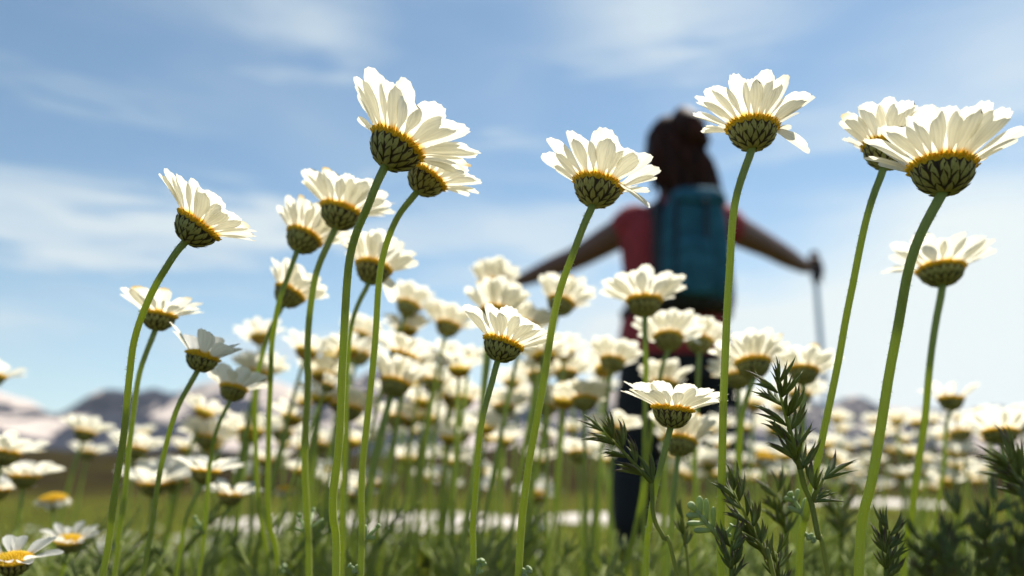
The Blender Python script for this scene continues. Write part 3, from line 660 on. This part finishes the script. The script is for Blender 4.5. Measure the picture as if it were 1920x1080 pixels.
dz(20, 130, 1014, 44, .40, 6, -14, 'short daisy near the bottom left corner, yellow centre visible', n=13, lift=22, ls=.82, var=12, way=[(118, 1055), (112, 1090)])
dz(21, 26, 1050, 58, .30, 4, -15, 'daisy cut by the bottom left corner facing the camera with orange yellow disc', n=12, lift=14, ls=.90, skip=.1, way=[(22, 1090), (20, 1120)])
dz(22, 47, 893, 46, .50, 3, -6, 'flat daisy above the bottom left corner on a pale stem', n=17, lift=16, var=10)
dz(23, 8, 850, 50, .46, 5, -4, 'daisy cut by the left edge above the flat one', n=17, lift=18)
dz(24, -16, 705, 46, .48, 6, -2, 'daisy at the left edge with only its right petals in view against sky', n=15, lift=22)
dz(25, 100, 935, 40, .55, 0, -12, 'spent daisy near the left edge, bare yellow dome with tiny shrunken petals', bare=True)
dz(26, -6, 918, 42, .52, 3, -6, 'daisy sliver at the left edge beside the flat one', n=15, lift=14)
dz(27, 288, 905, 50, .55, 3, -10, 'blurred open daisy right of the far left stems, wide low bowl of petals', n=17, lift=22, ls=1.05)
dz(28, 325, 900, 46, .62, 4, -10, 'blurred open daisy tucked behind the wide low bowl one', n=16, lift=24)
dz(29, 160, 812, 36, .72, 8, 0, 'soft daisy against the brown slope at left, upper of two stacked heads', n=16, lift=30)
dz(30, 165, 848, 28, .9, 2, -4, 'soft small daisy directly under another at left', n=14, lift=15)
dz(31, 252, 842, 40, .66, 5, -2, 'soft daisy right behind the far left stems at mountain foot', n=16, lift=22)
dz(32, 388, 822, 42, .60, 5, 0, 'soft daisy over the mountain foot between two left stems', n=17, lift=22)
dz(33, 484, 702, 42, .55, 6, 0, 'soft daisy crossed by two thin stems at skyline height, left', n=17, lift=26)
dz(34, 470, 812, 42, .60, 5, 0, 'soft daisy crossed by thin stems at mountain height, left', n=17, lift=24)
dz(35, 530, 812, 36, .68, 6, 0, 'soft daisy pressed against its neighbour at mountain height', n=16, lift=24)
dz(36, 500, 862, 34, .75, 4, -4, 'soft daisy low between thin stems, left of centre', n=16, lift=18)
dz(37, 607, 712, 44, .55, 6, 0, 'soft daisy between the left central stems at skyline', n=18, lift=30)
dz(38, 655, 768, 46, .52, 8, 0, 'soft daisy half hidden by the thickest central stem', n=16, lift=30)
dz(39, 676, 630, 38, .58, 12, 2, 'soft daisy peeping right of the thickest central stem, upper one', n=16, lift=36)
dz(40, 672, 666, 42, .60, 10, 2, 'soft daisy peeping right of the thickest central stem, lower one', n=16, lift=36)
dz(41, 766, 574, 44, .52, 16, 3, 'soft backlit daisy right of the central stems, upper of a slanting pair', n=20, lift=34)
dz(42, 840, 612, 44, .53, 12, 3, 'soft backlit daisy right of the central stems, lower of a slanting pair', n=20, lift=34)
dz(43, 757, 668, 50, .48, 18, -6, 'soft daisy turned to show petals from above, under the slanting pair', n=17, lift=22)
dz(44, 741, 720, 52, .45, 12, 1, 'daisy with thick golden involucre right of the central stems', n=18, lift=30, ls=1.05)
dz(45, 742, 784, 36, .66, 5, 0, 'soft small daisy under the golden involucre', n=15, lift=26)
dz(46, 812, 716, 38, .60, 8, 0, 'soft pale daisy beside the golden involucre', n=16, lift=26)
dz(47, 868, 750, 36, .62, 8, 0, 'soft daisy crossing a stem below the sharp central head, left side', n=16, lift=28)
dz(48, 930, 588, 56, .40, 8, 3, 'crowded daisy right behind the sharp central head', n=20, lift=40, ls=1.1)
dz(49, 925, 536, 48, .50, 6, 3, 'pale daisy top of the crowd behind the sharp central head', n=20, lift=36)
dz(50, 985, 612, 46, .48, 14, 2, 'pale daisy right of the crowd behind the sharp central head', n=19, lift=30)
dz(51, 1052, 569, 50, .47, 18, 4, 'backlit daisy below the hiker\'s left forearm behind a curved stem', n=21, lift=36)
dz(52, 1208, 566, 62, .37, 1, -4, 'flat wide daisy in front of the red top and pack', n=17, lift=24, ls=1.05, way=[(1211, 660), (1210, 760), (1206, 900), (1190, 1000), (1172, 1090)])
dz(53, 1254, 634, 52, .42, 4, 4, 'daisy in front of the hiker\'s hips with full ring of petals', n=21, lift=24, way=[(1238, 710), (1222, 800), (1212, 900), (1204, 1090)], droop=(5,))
dz(54, 1312, 640, 46, .47, 8, 2, 'daisy tucked right behind the one on the hiker\'s hips', n=20, lift=26)
dz(55, 1148, 678, 44, .49, 10, 3, 'daisy at the left side of the hiker\'s thigh', n=19, lift=30)
dz(56, 1412, 682, 60, .38, 0, 1, 'round golden daisy right of the tall upright stem', n=22, lift=30, ls=1.05, way=[(1392, 780), (1386, 880), (1378, 980), (1372, 1090)])
dz(57, 1385, 708, 46, .46, 6, 2, 'daisy hidden behind the tall upright stem, golden rim', n=18, lift=28)
dz(58, 1506, 697, 52, .42, 8, 2, 'daisy under the trekking pole, left of a leaning stem', n=19, lift=26)
dz(59, 1275, 828, 56, .36, 12, 1, 'daisy with yellow lit involucre behind the low sharp one', n=19, lift=32)
dz(60, 1096, 750, 44, .49, 3, 1, 'soft daisy midway between the curved stem and dark trousers', n=19, lift=26)
dz(61, 1062, 700, 38, .58, 6, 1, 'soft daisy above the one beside the dark trousers', n=18, lift=28)
dz(62, 1008, 706, 38, .6, 8, 1, 'soft daisy just left of the curved stem at skyline', n=18, lift=28)
dz(63, 945, 765, 38, .60, 4, 1, 'soft daisy under the sharp central head', n=17, lift=28)
dz(64, 1025, 764, 36, .60, 10, 1, 'soft daisy touching the curved stem at mountain height', n=16, lift=28)
dz(65, 1086, 850, 36, .62, 2, -2, 'soft daisy low beside a dark grass ear', n=16, lift=20)
dz(66, 1150, 805, 42, .52, 6, -4, 'soft daisy behind the dark grass ear by the trousers', n=17, lift=20)
dz(67, 1783, 750, 42, .52, 4, -4, 'ragged blurred daisy at right against white sky, few upright petals', n=12, lift=30, skip=.25, var=18, way=[(1775, 800), (1765, 900), (1755, 980), (1752, 1090)])
dz(68, 1876, 812, 58, .46, 3, -2, 'blurred daisy near right edge with dark shallow cup', n=14, lift=30, skip=.1, var=12, depth=.75)
dz(69, 1800, 812, 36, .72, 3, 0, 'soft daisy left of the dark shallow cup', n=15, lift=22)
dz(70, 1912, 790, 36, .6, 3, 0, 'soft daisy cut by the right edge', n=15, lift=28)
dz(71, 1500, 742, 40, .6, 8, 0, 'soft daisy below the one under the trekking pole', n=16, lift=24)
dz(72, 1245, 722, 46, .5, 4, 2, 'soft daisy directly behind the low sharp one', n=19, lift=26)
dz(73, 765, 860, 34, .75, 2, -5, 'soft flat daisy with narrow petals low at centre left', n=14, lift=12)
dz(74, 850, 862, 32, .8, 4, -5, 'soft flat daisy low near the centre', n=15, lift=14)
dz(75, 862, 812, 38, .68, 6, 0, 'soft daisy left of the sharp central stem', n=16, lift=20)
dz(76, 600, 835, 32, .7, 2, 2, 'small closed-up daisy between thin stems at centre left', n=14, lift=52)
dz(77, 700, 905, 34, .72, 6, -12, 'soft open daisy over the snow patch', n=15, lift=14)
dz(78, 660, 928, 36, .66, 10, -4, 'soft daisy hanging over the snow patch beside the thickest stem', n=14, lift=18)
dz(79, 1005, 928, 34, .75, 4, -18, 'soft low daisy with yellow eye by the curved stem', n=13, lift=12)
dz(80, 1010, 865, 32, .8, 3, -4, 'soft pale daisy behind the curved stem, low', n=15, lift=16)
dz(81, 535, 918, 26, .8, 0, -10, 'tiny spent daisy, only a yellow dome, left of centre', bare=True)
dz(82, 1436, 858, 34, .62, 2, -12, 'spent daisy showing a yellow dome between the right stems', bare=True)
dz(83, 1330, 870, 30, .8, 3, 0, 'soft daisy low behind the upright stem', n=15, lift=20)
dz(84, 620, 900, 28, .9, 3, -5, 'soft faint daisy left of the thickest stem, low', n=14, lift=18)
# half-open bud
D[85] = daisy(614, 724, 24, .42, 18, 0, 'half closed daisy bud with grey petals between the left central stems', lvl='B', n=12, lift=72, ls=1.0)

# --- leaves on the near stems
def finger(b, p, d, L, r, up, n=6):
    q = [p + d*L*u + up*(L*.22*u*u) for u in (0, .35, .7, .9, 1.0)]
    b.tube(q, [r*.55, r*.8, r, r*.85, r*.35], n)
def feather(b, p, d, up, L, rr, r=.0007, lobes=3, n=6):
    d = d.normalized(); side = d.cross(up).normalized()
    pts = [p + d*L*u + up*(L*.15*u*u) for u in (0, .33, .66, 1)]
    b.tube(pts, [r*.9, r*.8, r*.7, r*.6], n)
    for k in range(lobes):
        u = .30+.5*k/max(1, lobes-1); q = p + d*L*u + up*(L*.15*u*u)
        for s in (-1, 1):
            finger(b, q, (d*.8+side*s*.75+up*rr.uniform(-.1, .3)).normalized(), L*rr.uniform(.42, .60)*(1.15-.4*u), r*rr.uniform(.75, 1.0), up, n)
    finger(b, pts[-1], d, L*.22, r*1.15, up, n)
def leaf_on(key, px, py, tx, ty, dy=0.0, r=.0008, lobes=3, seed=1, label=None):
    root, path, base = D[key]; rr = random.Random(seed)
    yy = min(path, key=lambda p: (p-at(px, py, p.y)).length).y
    p = at(px, py, yy); q = at(tx, ty, yy+dy); b = MB()
    feather(b, p-base, q-p, Vector((0, -1, .15)).normalized(), (q-p).length*.85, rr, r, lobes)
    o = link('leaf', b.mesh('leaf', M_LEAF), root)
    if label: o['label'] = label
leaf_on(5, 1352, 1010, 1292, 948, -.004, .00105, 3, 3, 'silvery leaf with blunt finger-like lobes')
leaf_on(5, 1354, 1012, 1372, 985, .0, .0008, 1, 4)
leaf_on(6, 1512, 975, 1478, 925, .004, .0009, 2, 5); leaf_on(6, 1508, 1000, 1528, 1015, .0, .0008, 2, 8)
leaf_on(3, 677, 1018, 712, 985, .004, .0008, 1, 6); leaf_on(3, 676, 1075, 655, 1060, .0, .0009, 1, 7)
leaf_on(11, 575, 1010, 562, 965, .0, .0007, 1, 9); leaf_on(11, 576, 1005, 590, 955, .01, .0007, 1, 10)
leaf_on(12, 520, 1078, 535, 1060, .0, .0009, 1, 11); leaf_on(17, 384, 1000, 366, 970, .0, .0009, 1, 12)
leaf_on(8, 887, 1085, 905, 1050, .0, .0009, 2, 13); leaf_on(4, 974, 1082, 995, 1066, .0, .0008, 2, 14)

# --- far daisies: whole small plants, one mesh each
PROTO = []
for k in range(10):
    rr = random.Random(100+k); b = MB(); sc = 1.0
    b.add(bowl_mb(10), Matrix.Identity(4), 0)
    b.lathe([(.001, .42), (.5, .34), (.85, .14), (1.06, 0), (1.0, -.22)], 12, 1)
    for m in petal_mats(rr.randint(13, 18), rr.uniform(26, 42), .95, rr, .05, 11): b.add(PET_LO_MB[rr.randrange(6)], m, 2)
    PROTO.append(b)
def far_daisy(px, py, wi, phi, psi, label, group, name='daisy'):
    rr = random.Random(int(px*13+py*101)); y = 22.4/wi; R = .007; c = at(px, py, y)
    if c.z < .03: return
    axis = Vector((math.sin(RAD(phi)), math.sin(RAD(psi)), 1)).normalized()
    Mh = head_matrix(c, axis, R, rr.uniform(0, 6), .85); path = stem_path(c-axis*R*.8, axis, rr, c.z)
    base = Vector((path[-1].x, path[-1].y, gz(path[-1].x, path[-1].y)))
    b = MB(); b.add(PROTO[rr.randrange(10)], T(-base) @ Mh); b.tube([p-base for p in path[::2]], R*.17, 5, True, 3)
    o = link(name, b.mesh(name, [M_BOWLF, M_DISC, M_PETAL, M_STEM])); o.location = base; tag(o, label, 'daisy', group)
REG = [
    (430, 1150, 610, 720, 9, (36, 44), 'soft daisy rising above the central crowd against the sky', 'soft daisies above the central crowd'),
   
    (570, 1150, 650, 760, 16, (34, 44), 'mid sized out of focus daisy of the crowd rising between the central stems', 'mid sized daisies of the central crowd'),
    (380, 1000, 770, 860, 12, (30, 40), 'soft daisy of the crowd in front of the mountain foot, left and centre', 'soft daisies before the mountain foot'),
     # x0, x1, y0, y1, count, size range, label, group
    (110, 560, 780, 915, 11, (20, 30), 'small out of focus daisy in the loose scatter at left, below the snowy mountain', 'small daisies at the left'),
    (560, 1000, 690, 800, 16, (22, 34), 'small out of focus daisy in the central drift at skyline height', 'small daisies of the central drift, upper'),
    (560, 1040, 790, 925, 22, (18, 30), 'small out of focus daisy low in the central drift', 'small daisies of the central drift, lower'),
    (1020, 1150, 680, 880, 9, (20, 32), 'small out of focus daisy just left of the hiker\'s legs', 'small daisies left of the hiker\'s legs'),
    (1245, 1360, 780, 910, 12, (20, 32), 'small out of focus daisy where the hiker\'s bent leg is hidden', 'small daisies under the bent leg'),
    (1375, 1560, 750, 900, 16, (20, 34), 'small out of focus daisy behind the grass ears right of the hiker', 'small daisies right of the hiker'),
    (1555, 1750, 785, 920, 30, (16, 26), 'tiny out of focus daisy of the bright cluster between the leaning stems at right', 'tiny daisies of the right cluster'),
    (1770, 1925, 770, 910, 12, (20, 34), 'small out of focus daisy by the right edge', 'small daisies by the right edge')]
rf = random.Random(77)
for (x0, x1, y0, y1, cnt, (w0, w1), lab, grp) in REG:
    pts = []
    for i in range(cnt):
        for _ in range(40):
            q = (rf.uniform(x0, x1), rf.uniform(y0, y1))
            if all(math.hypot(q[0]-a, (q[1]-b_)*1.4) > 26 for a, b_ in pts): break
        pts.append(q); far_daisy(q[0], q[1], rf.uniform(w0, w1), rf.gauss(5, 7), rf.gauss(9, 9) if q[1] < 815 else rf.gauss(-8, 10), lab, grp)
# --- carpet of small white flowers in the far meadow
b = MB(); rc = random.Random(3)
for i in range(1300):
    y = 2.3*(4.6/2.3)**rc.random(); x = rc.uniform(-.75, .75)*y
    if mnoise.noise(Vector((x*.8, y*.5, 5))) < -.12 + (.30 if x > -.25*y else 0): continue
    if abs(x-.6) < .5 and 2.4 < y < 3.7: continue
    h = rc.uniform(.03, .10); c = Vector((x, y, gz(x, y)+h)); r = rc.uniform(.010, .017); k = len(b.v); n = 8; tl_ = RAD(rc.uniform(10, 35)); az_ = rc.uniform(0, 6)
    q = head_matrix(c, Vector((.2, -.3*rc.random(), 1)), r, az_)
    b.v.append(q @ Vector((0, 0, .12)))
    for j in range(2*n):
        a = PI*j/n; rr_ = 1 if j % 2 == 0 else .72; b.v.append(q @ Vector((rr_*math.cos(a), rr_*math.sin(a), math.sin(tl_)*rr_*.6)))
    for j in range(2*n): b.quad((k, k+1+j, k+1+(j+1) % (2*n)), [(.5, .05), (.5, 1), (.5, 1)])
    b.tube([c, Vector((x, y, gz(x, y)-.01))], .0012, 3, False, 1)
tag(link('flower_carpet', b.mesh('flower_carpet', [M_PETAL, M_GRASS])), 'carpet of small white flowers spread low over the far meadow', 'flowers', kind='stuff')

# ------------------------------------------------------------------ grass and feathery foliage
def blades(b, x, y, z, n, h, w, rr, spread, m=0):
    for _ in range(n):
        a = rr.uniform(0, 2*PI); ln = rr.uniform(.1, .55); hh = h*rr.uniform(.6, 1.15); ox, oy = rr.gauss(0, spread), rr.gauss(0, spread)
        d = Vector((math.cos(a), math.sin(a), 0)); s = Vector((-math.sin(a), math.cos(a), 0))*w*.5; p = Vector((x+ox, y+oy, z-.005)); k = len(b.v)
        for u, ww in ((0, 1), (.4, .9), (.75, .6)):
            c = p + Vector((0, 0, hh*u*(1-.25*ln*u))) + d*(hh*ln*u*u); b.v += [c-s*ww, c+s*ww]
        b.v.append(p + Vector((0, 0, hh*(1-.25*ln))) + d*hh*ln)
        b.quad((k, k+1, k+3, k+2), None, m); b.quad((k+2, k+3, k+5, k+4), None, m); b.quad((k+4, k+5, k+6), None, m)
rg = random.Random(21)
b = MB()
for i in range(9000):
    y = 1.2*(22/1.2)**rg.random(); x = rg.uniform(-.78, .78)*y
    on_snow = any(((x-cx)/rx)**2+((y-cy)/ry)**2 < .9 for cx, cy, rx, ry in ((-1.0, 7.2, 1.35, 1.9), (.85, 7.8, .62, 1.2), (6.7, 16.2, .85, 2.4)))
    if on_snow: continue
    blades(b, x, y, gz(x, y), 5, rg.uniform(.025, .065) if y > 2.2 else rg.uniform(.04, .11), .003+.0006*y, rg, .03+.01*y)
tag(link('meadow_grass', b.mesh('meadow_grass', M_GRASS)), 'short olive green grass covering the meadow', 'grass', kind='stuff')
def foliage(seed, cnt, ymin, ymax, hfun, material, label, name, lob, rad_):
    rr = random.Random(seed); b = MB()
    for i in range(cnt):
        y = rr.uniform(ymin, ymax); px = rr.uniform(-60, 1980); p0 = at(px, 900, y); x = p0.x; H = hfun(px, y, rr)
        if H <= .02: continue
        st = Vector((x, y, 0)); ln = Vector((rr.uniform(-.25, .3), rr.uniform(-.2, .2), 1)).normalized(); up = Vector((0, 0, 1))
        b.tube([st, st+ln*H*.5, st+ln*H], [rad_*1.3, rad_, rad_*.7], 4, False)
        for k in range(lob):
            u = 1-.62*k/lob; a = k*2.4+rr.random(); q = st+ln*H*u; d = Vector((math.cos(a)*.7, math.sin(a)*.7, .9)).normalized()
            L = H*rr.uniform(.10, .16)
            b.tube([q, q+d*L*.6, q+d*L+up*L*.15], [rad_*.5, rad_*.9, rad_*.3], 4)
            for s in (-1, 1):
                sd = d.cross(up).normalized()*s; q2 = q+d*L*rr.uniform(.3, .6)
                b.tube([q2, q2+(d+sd).normalized()*L*.3, q2+(d*1.3+sd).normalized()*L*.5], [rad_*.5, rad_*.9, rad_*.35], 4)
    tag(link(name, b.mesh(name, material)), label, 'foliage', kind='stuff')
def htop(pxs, y, py): return max(0, at(pxs, py, y).z)
def h1(px, y, rr):
    c = 1062 - 55*max(0, 1-abs(px-640)/330) + 60*max(0, 1-abs(px-1185)/90) - 30*max(0, 1-abs(px-400)/150)
    return htop(px, y, c+rr.uniform(-10, 60))
foliage(31, 420, .42, 1.0, h1, M_FEATH, 'feathery grey green leaves crowding between the stems along the bottom', 'feathery_foliage', 9, .0011)
def h2(px, y, rr): return htop(px, y, 1040+rr.uniform(-25, 60)-45*max(0, 1-abs(px-1720)/240)+50*max(0, 1-abs(px-1185)/90)-25*max(0, 1-abs(px-620)/300))
foliage(32, 420, 1.0, 2.2, h2, M_FEATH, 'blurred green undergrowth behind the feathery leaves', 'undergrowth', 9, .0022)

# ------------------------------------------------------------------ grass ears
def glume_mb():
    b = MB()
    pts = [Vector((0, 0, 0)), Vector((.18, 0, .03)), Vector((.42, 0, .06)), Vector((.66, 0, .05)), Vector((.85, 0, .02)), Vector((1.0, 0, -.03))]
    b.tube(pts, [.03, .058, .070, .050, .022, .003], 6, True, 0, .8); return b
GL = glume_mb().mesh('glume', M_GLUME)
def ear(plant_base, root, p, q, rr, size, rows=9, fan=1.0, lean=Vector((0, 0, 0))):
    ax = q-p; L = ax.length; axn = ax.normalized(); o = axn.orthogonal().normalized()
    b = MB(); b.tube([p-plant_base, p+ax*.5-plant_base, q-ax*.05-plant_base], [size*.09, size*.07, size*.04], 5); rach = link('rachis', b.mesh('rachis', M_STALK), root)
    for i in range(rows):
        u = (max(0, min(1, (i+rr.uniform(-.3, .3)*(0 < i < rows-1))/(rows-1))))**.9*.97; ex = .55 if i == rows-1 else 1.0; a0 = i*PI*.94+rr.uniform(-.4, .4); c = p + ax*u
        sp_dir = (o*math.cos(a0)+axn.cross(o)*math.sin(a0))
        n = 8 if i < rows-2 else 6
        for k in range(n):
            ang = (k-(n-1)/2)*.26*fan; d = (axn*math.cos(.50*fan)+sp_dir*math.sin(.50*fan)*ex).normalized()
            sd = axn.cross(sp_dir).normalized(); d = (d + sd*math.sin(ang)*.9 + axn*rr.uniform(-.15, .3) + sp_dir*rr.uniform(-.2, .35)).normalized()
            s = size*rr.uniform(.8, 1.25)
            z = d.orthogonal().normalized(); z = (z*math.cos(a0)+d.cross(z)*math.sin(a0)); y = z.cross(d)
            m = Matrix(((d.x, y.x, z.x, 0), (d.y, y.y, z.y, 0), (d.z, y.z, z.z, 0), (0, 0, 0, 1)))
            w = rr.uniform(.8, 1.2)
            link('glume', GL, root, T(c-plant_base+sp_dir*size*.06) @ m @ SC((s, s*w, s*w)))
def grass_ear(label, y, ears, stalk, size, fan=1.0, seed=0, group='dark grass ears'):
    rr = random.Random(seed+9); P = [at(a, c, y) for a, c in stalk]; last = P[-1]; dn = (last-P[-2]).normalized() if len(P) > 1 else Vector((0, 0, -1))
    for s in (.4, .75, 1.0): P.append(Vector((last.x+dn.x*last.z*s*.5, last.y+.004*s, last.z*(1-s))))
    base = Vector((P[-1].x, P[-1].y, 0)); root = empty('grass_plant', base); tag(root, label, 'grass', group)
    b = MB(); b.tube([p-base for p in catmull(P, 4)], size*.085, 6); link('stalk', b.mesh('stalk', M_STALK), root)
    for (bx, by, tx, ty, rows, dy) in ears: ear(base, root, at(bx, by, y), at(tx, ty, y+dy), rr, size, rows, fan)
grass_ear('large sharp ear of dark purple green grass leaning left of a leaning stem', .243, [(1500, 880, 1456, 715, 11, .0), (1521, 940, 1545, 895, 3, .0)], [(1500, 880), (1508, 912), (1521, 942), (1535, 1010), (1553, 1080)], .0088, 1.3, 1)
grass_ear('sharp dark grass ear pointing up left in front of the dark trousers', .255, [(1222, 905, 1130, 805, 8, .0)], [(1222, 905), (1226, 970), (1245, 1010), (1270, 1080)], .0078, .95, 2)
grass_ear('sharp narrow grass ear low right of the upright stem', .25, [(1438, 1048, 1372, 915, 11, .0)], [(1438, 1048), (1452, 1085)], .0072, .9, 3)
grass_ear('slightly blurred grass ear between two larger ears', .32, [(1474, 1000, 1456, 920, 7, .0)], [(1474, 1000), (1478, 1085)], .0088, 1.1, 4)
grass_ear('small thin grass ear beside the silvery leaf', .29, [(1284, 1022, 1283, 972, 4, .0)], [(1284, 1022), (1292, 1085)], .0060, .7, 5)
grass_ear('grass ear rising right of the thick pale stem at the bottom', .27, [(1662, 1082, 1668, 990, 8, .0)], [(1662, 1080), (1662, 1120)], .0070, .95, 6)
grass_ear('grass ear against the foot of the upright stem', .245, [(1372, 1085, 1372, 1010, 7, .0)], [(1372, 1085), (1372, 1120)], .0066, .95, 7)
grass_ear('blurred grass ear standing behind the leaning stem at right', .46, [(1578, 1010, 1572, 930, 7, .0)], [(1578, 1010), (1580, 1085)], .0120, 1.1, 8)
grass_ear('grass ear cut by the right edge', .20, [(1945, 950, 1890, 868, 7, .0)], [(1945, 950), (1958, 1085)], .0075, .9, 9)
grass_ear('small ear at the bottom between the leaning stems', .26, [(1462, 1100, 1455, 1035, 5, .0)], [(1462, 1100), (1462, 1130)], .0066, .95, 10)
GRN = 0
GLAB = ['first', 'tallest', 'leftmost', 'rightmost', 'second', 'third', 'lowest']
for i, (bx, by, tx, ty, yy) in enumerate([(1770, 1070, 1800, 965, .165), (1838, 1045, 1872, 940, .165), (1740, 1100, 1728, 1010, .17), (1905, 1040, 1935, 960, .16), (1868, 1100, 1850, 1010, .158), (1800, 1110, 1770, 1040, .16), (1920, 1100, 1905, 1035, .16)]):
    grass_ear('very blurred dark grass ear, '+GLAB[i]+' of the close clump at the bottom right corner', yy, [(bx, by, tx, ty, 6, .0)], [(bx, by), (bx-2, 1130)], .0052, 1.15, 20+i, 'close blurred grass ears at the bottom right')
# single broad green blades near the hiker's foot
def blade_leaf(px0, py0, px1, py1, y, w, label):
    P = [at(px0, py0, y), at((px0+px1)/2-2, (py0+py1)/2, y), at(px1, py1, y)]; base = Vector((P[0].x, y, 0)); P = [base]+P; P = catmull(P, 4); b = MB(); n = len(P)
    def fn(u, v):
        i = min(n-1, int(round(v*(n-1)))); k = math.sin(PI*(.2+.795*v))
        return P[i]-base + Vector(((u-.5)*w*k, abs(u-.5)*w*.5*k, 0))
    b.grid(fn, 2, n-1); o = link('broad_leaf', b.mesh('broad_leaf', M_GRASS)); o.location = base; tag(o, label, 'leaf')
blade_leaf(1170, 1085, 1160, 1030, .55, .0095, 'broad bright green leaf at the bottom beside the hiker\'s standing leg')
blade_leaf(795, 1090, 800, 1040, .5, .007, 'broad green leaf at the bottom, left of the sharp central stem')
blade_leaf(470, 1090, 478, 1030, .6, .008, 'broad green leaf at the bottom near the small low daisy')
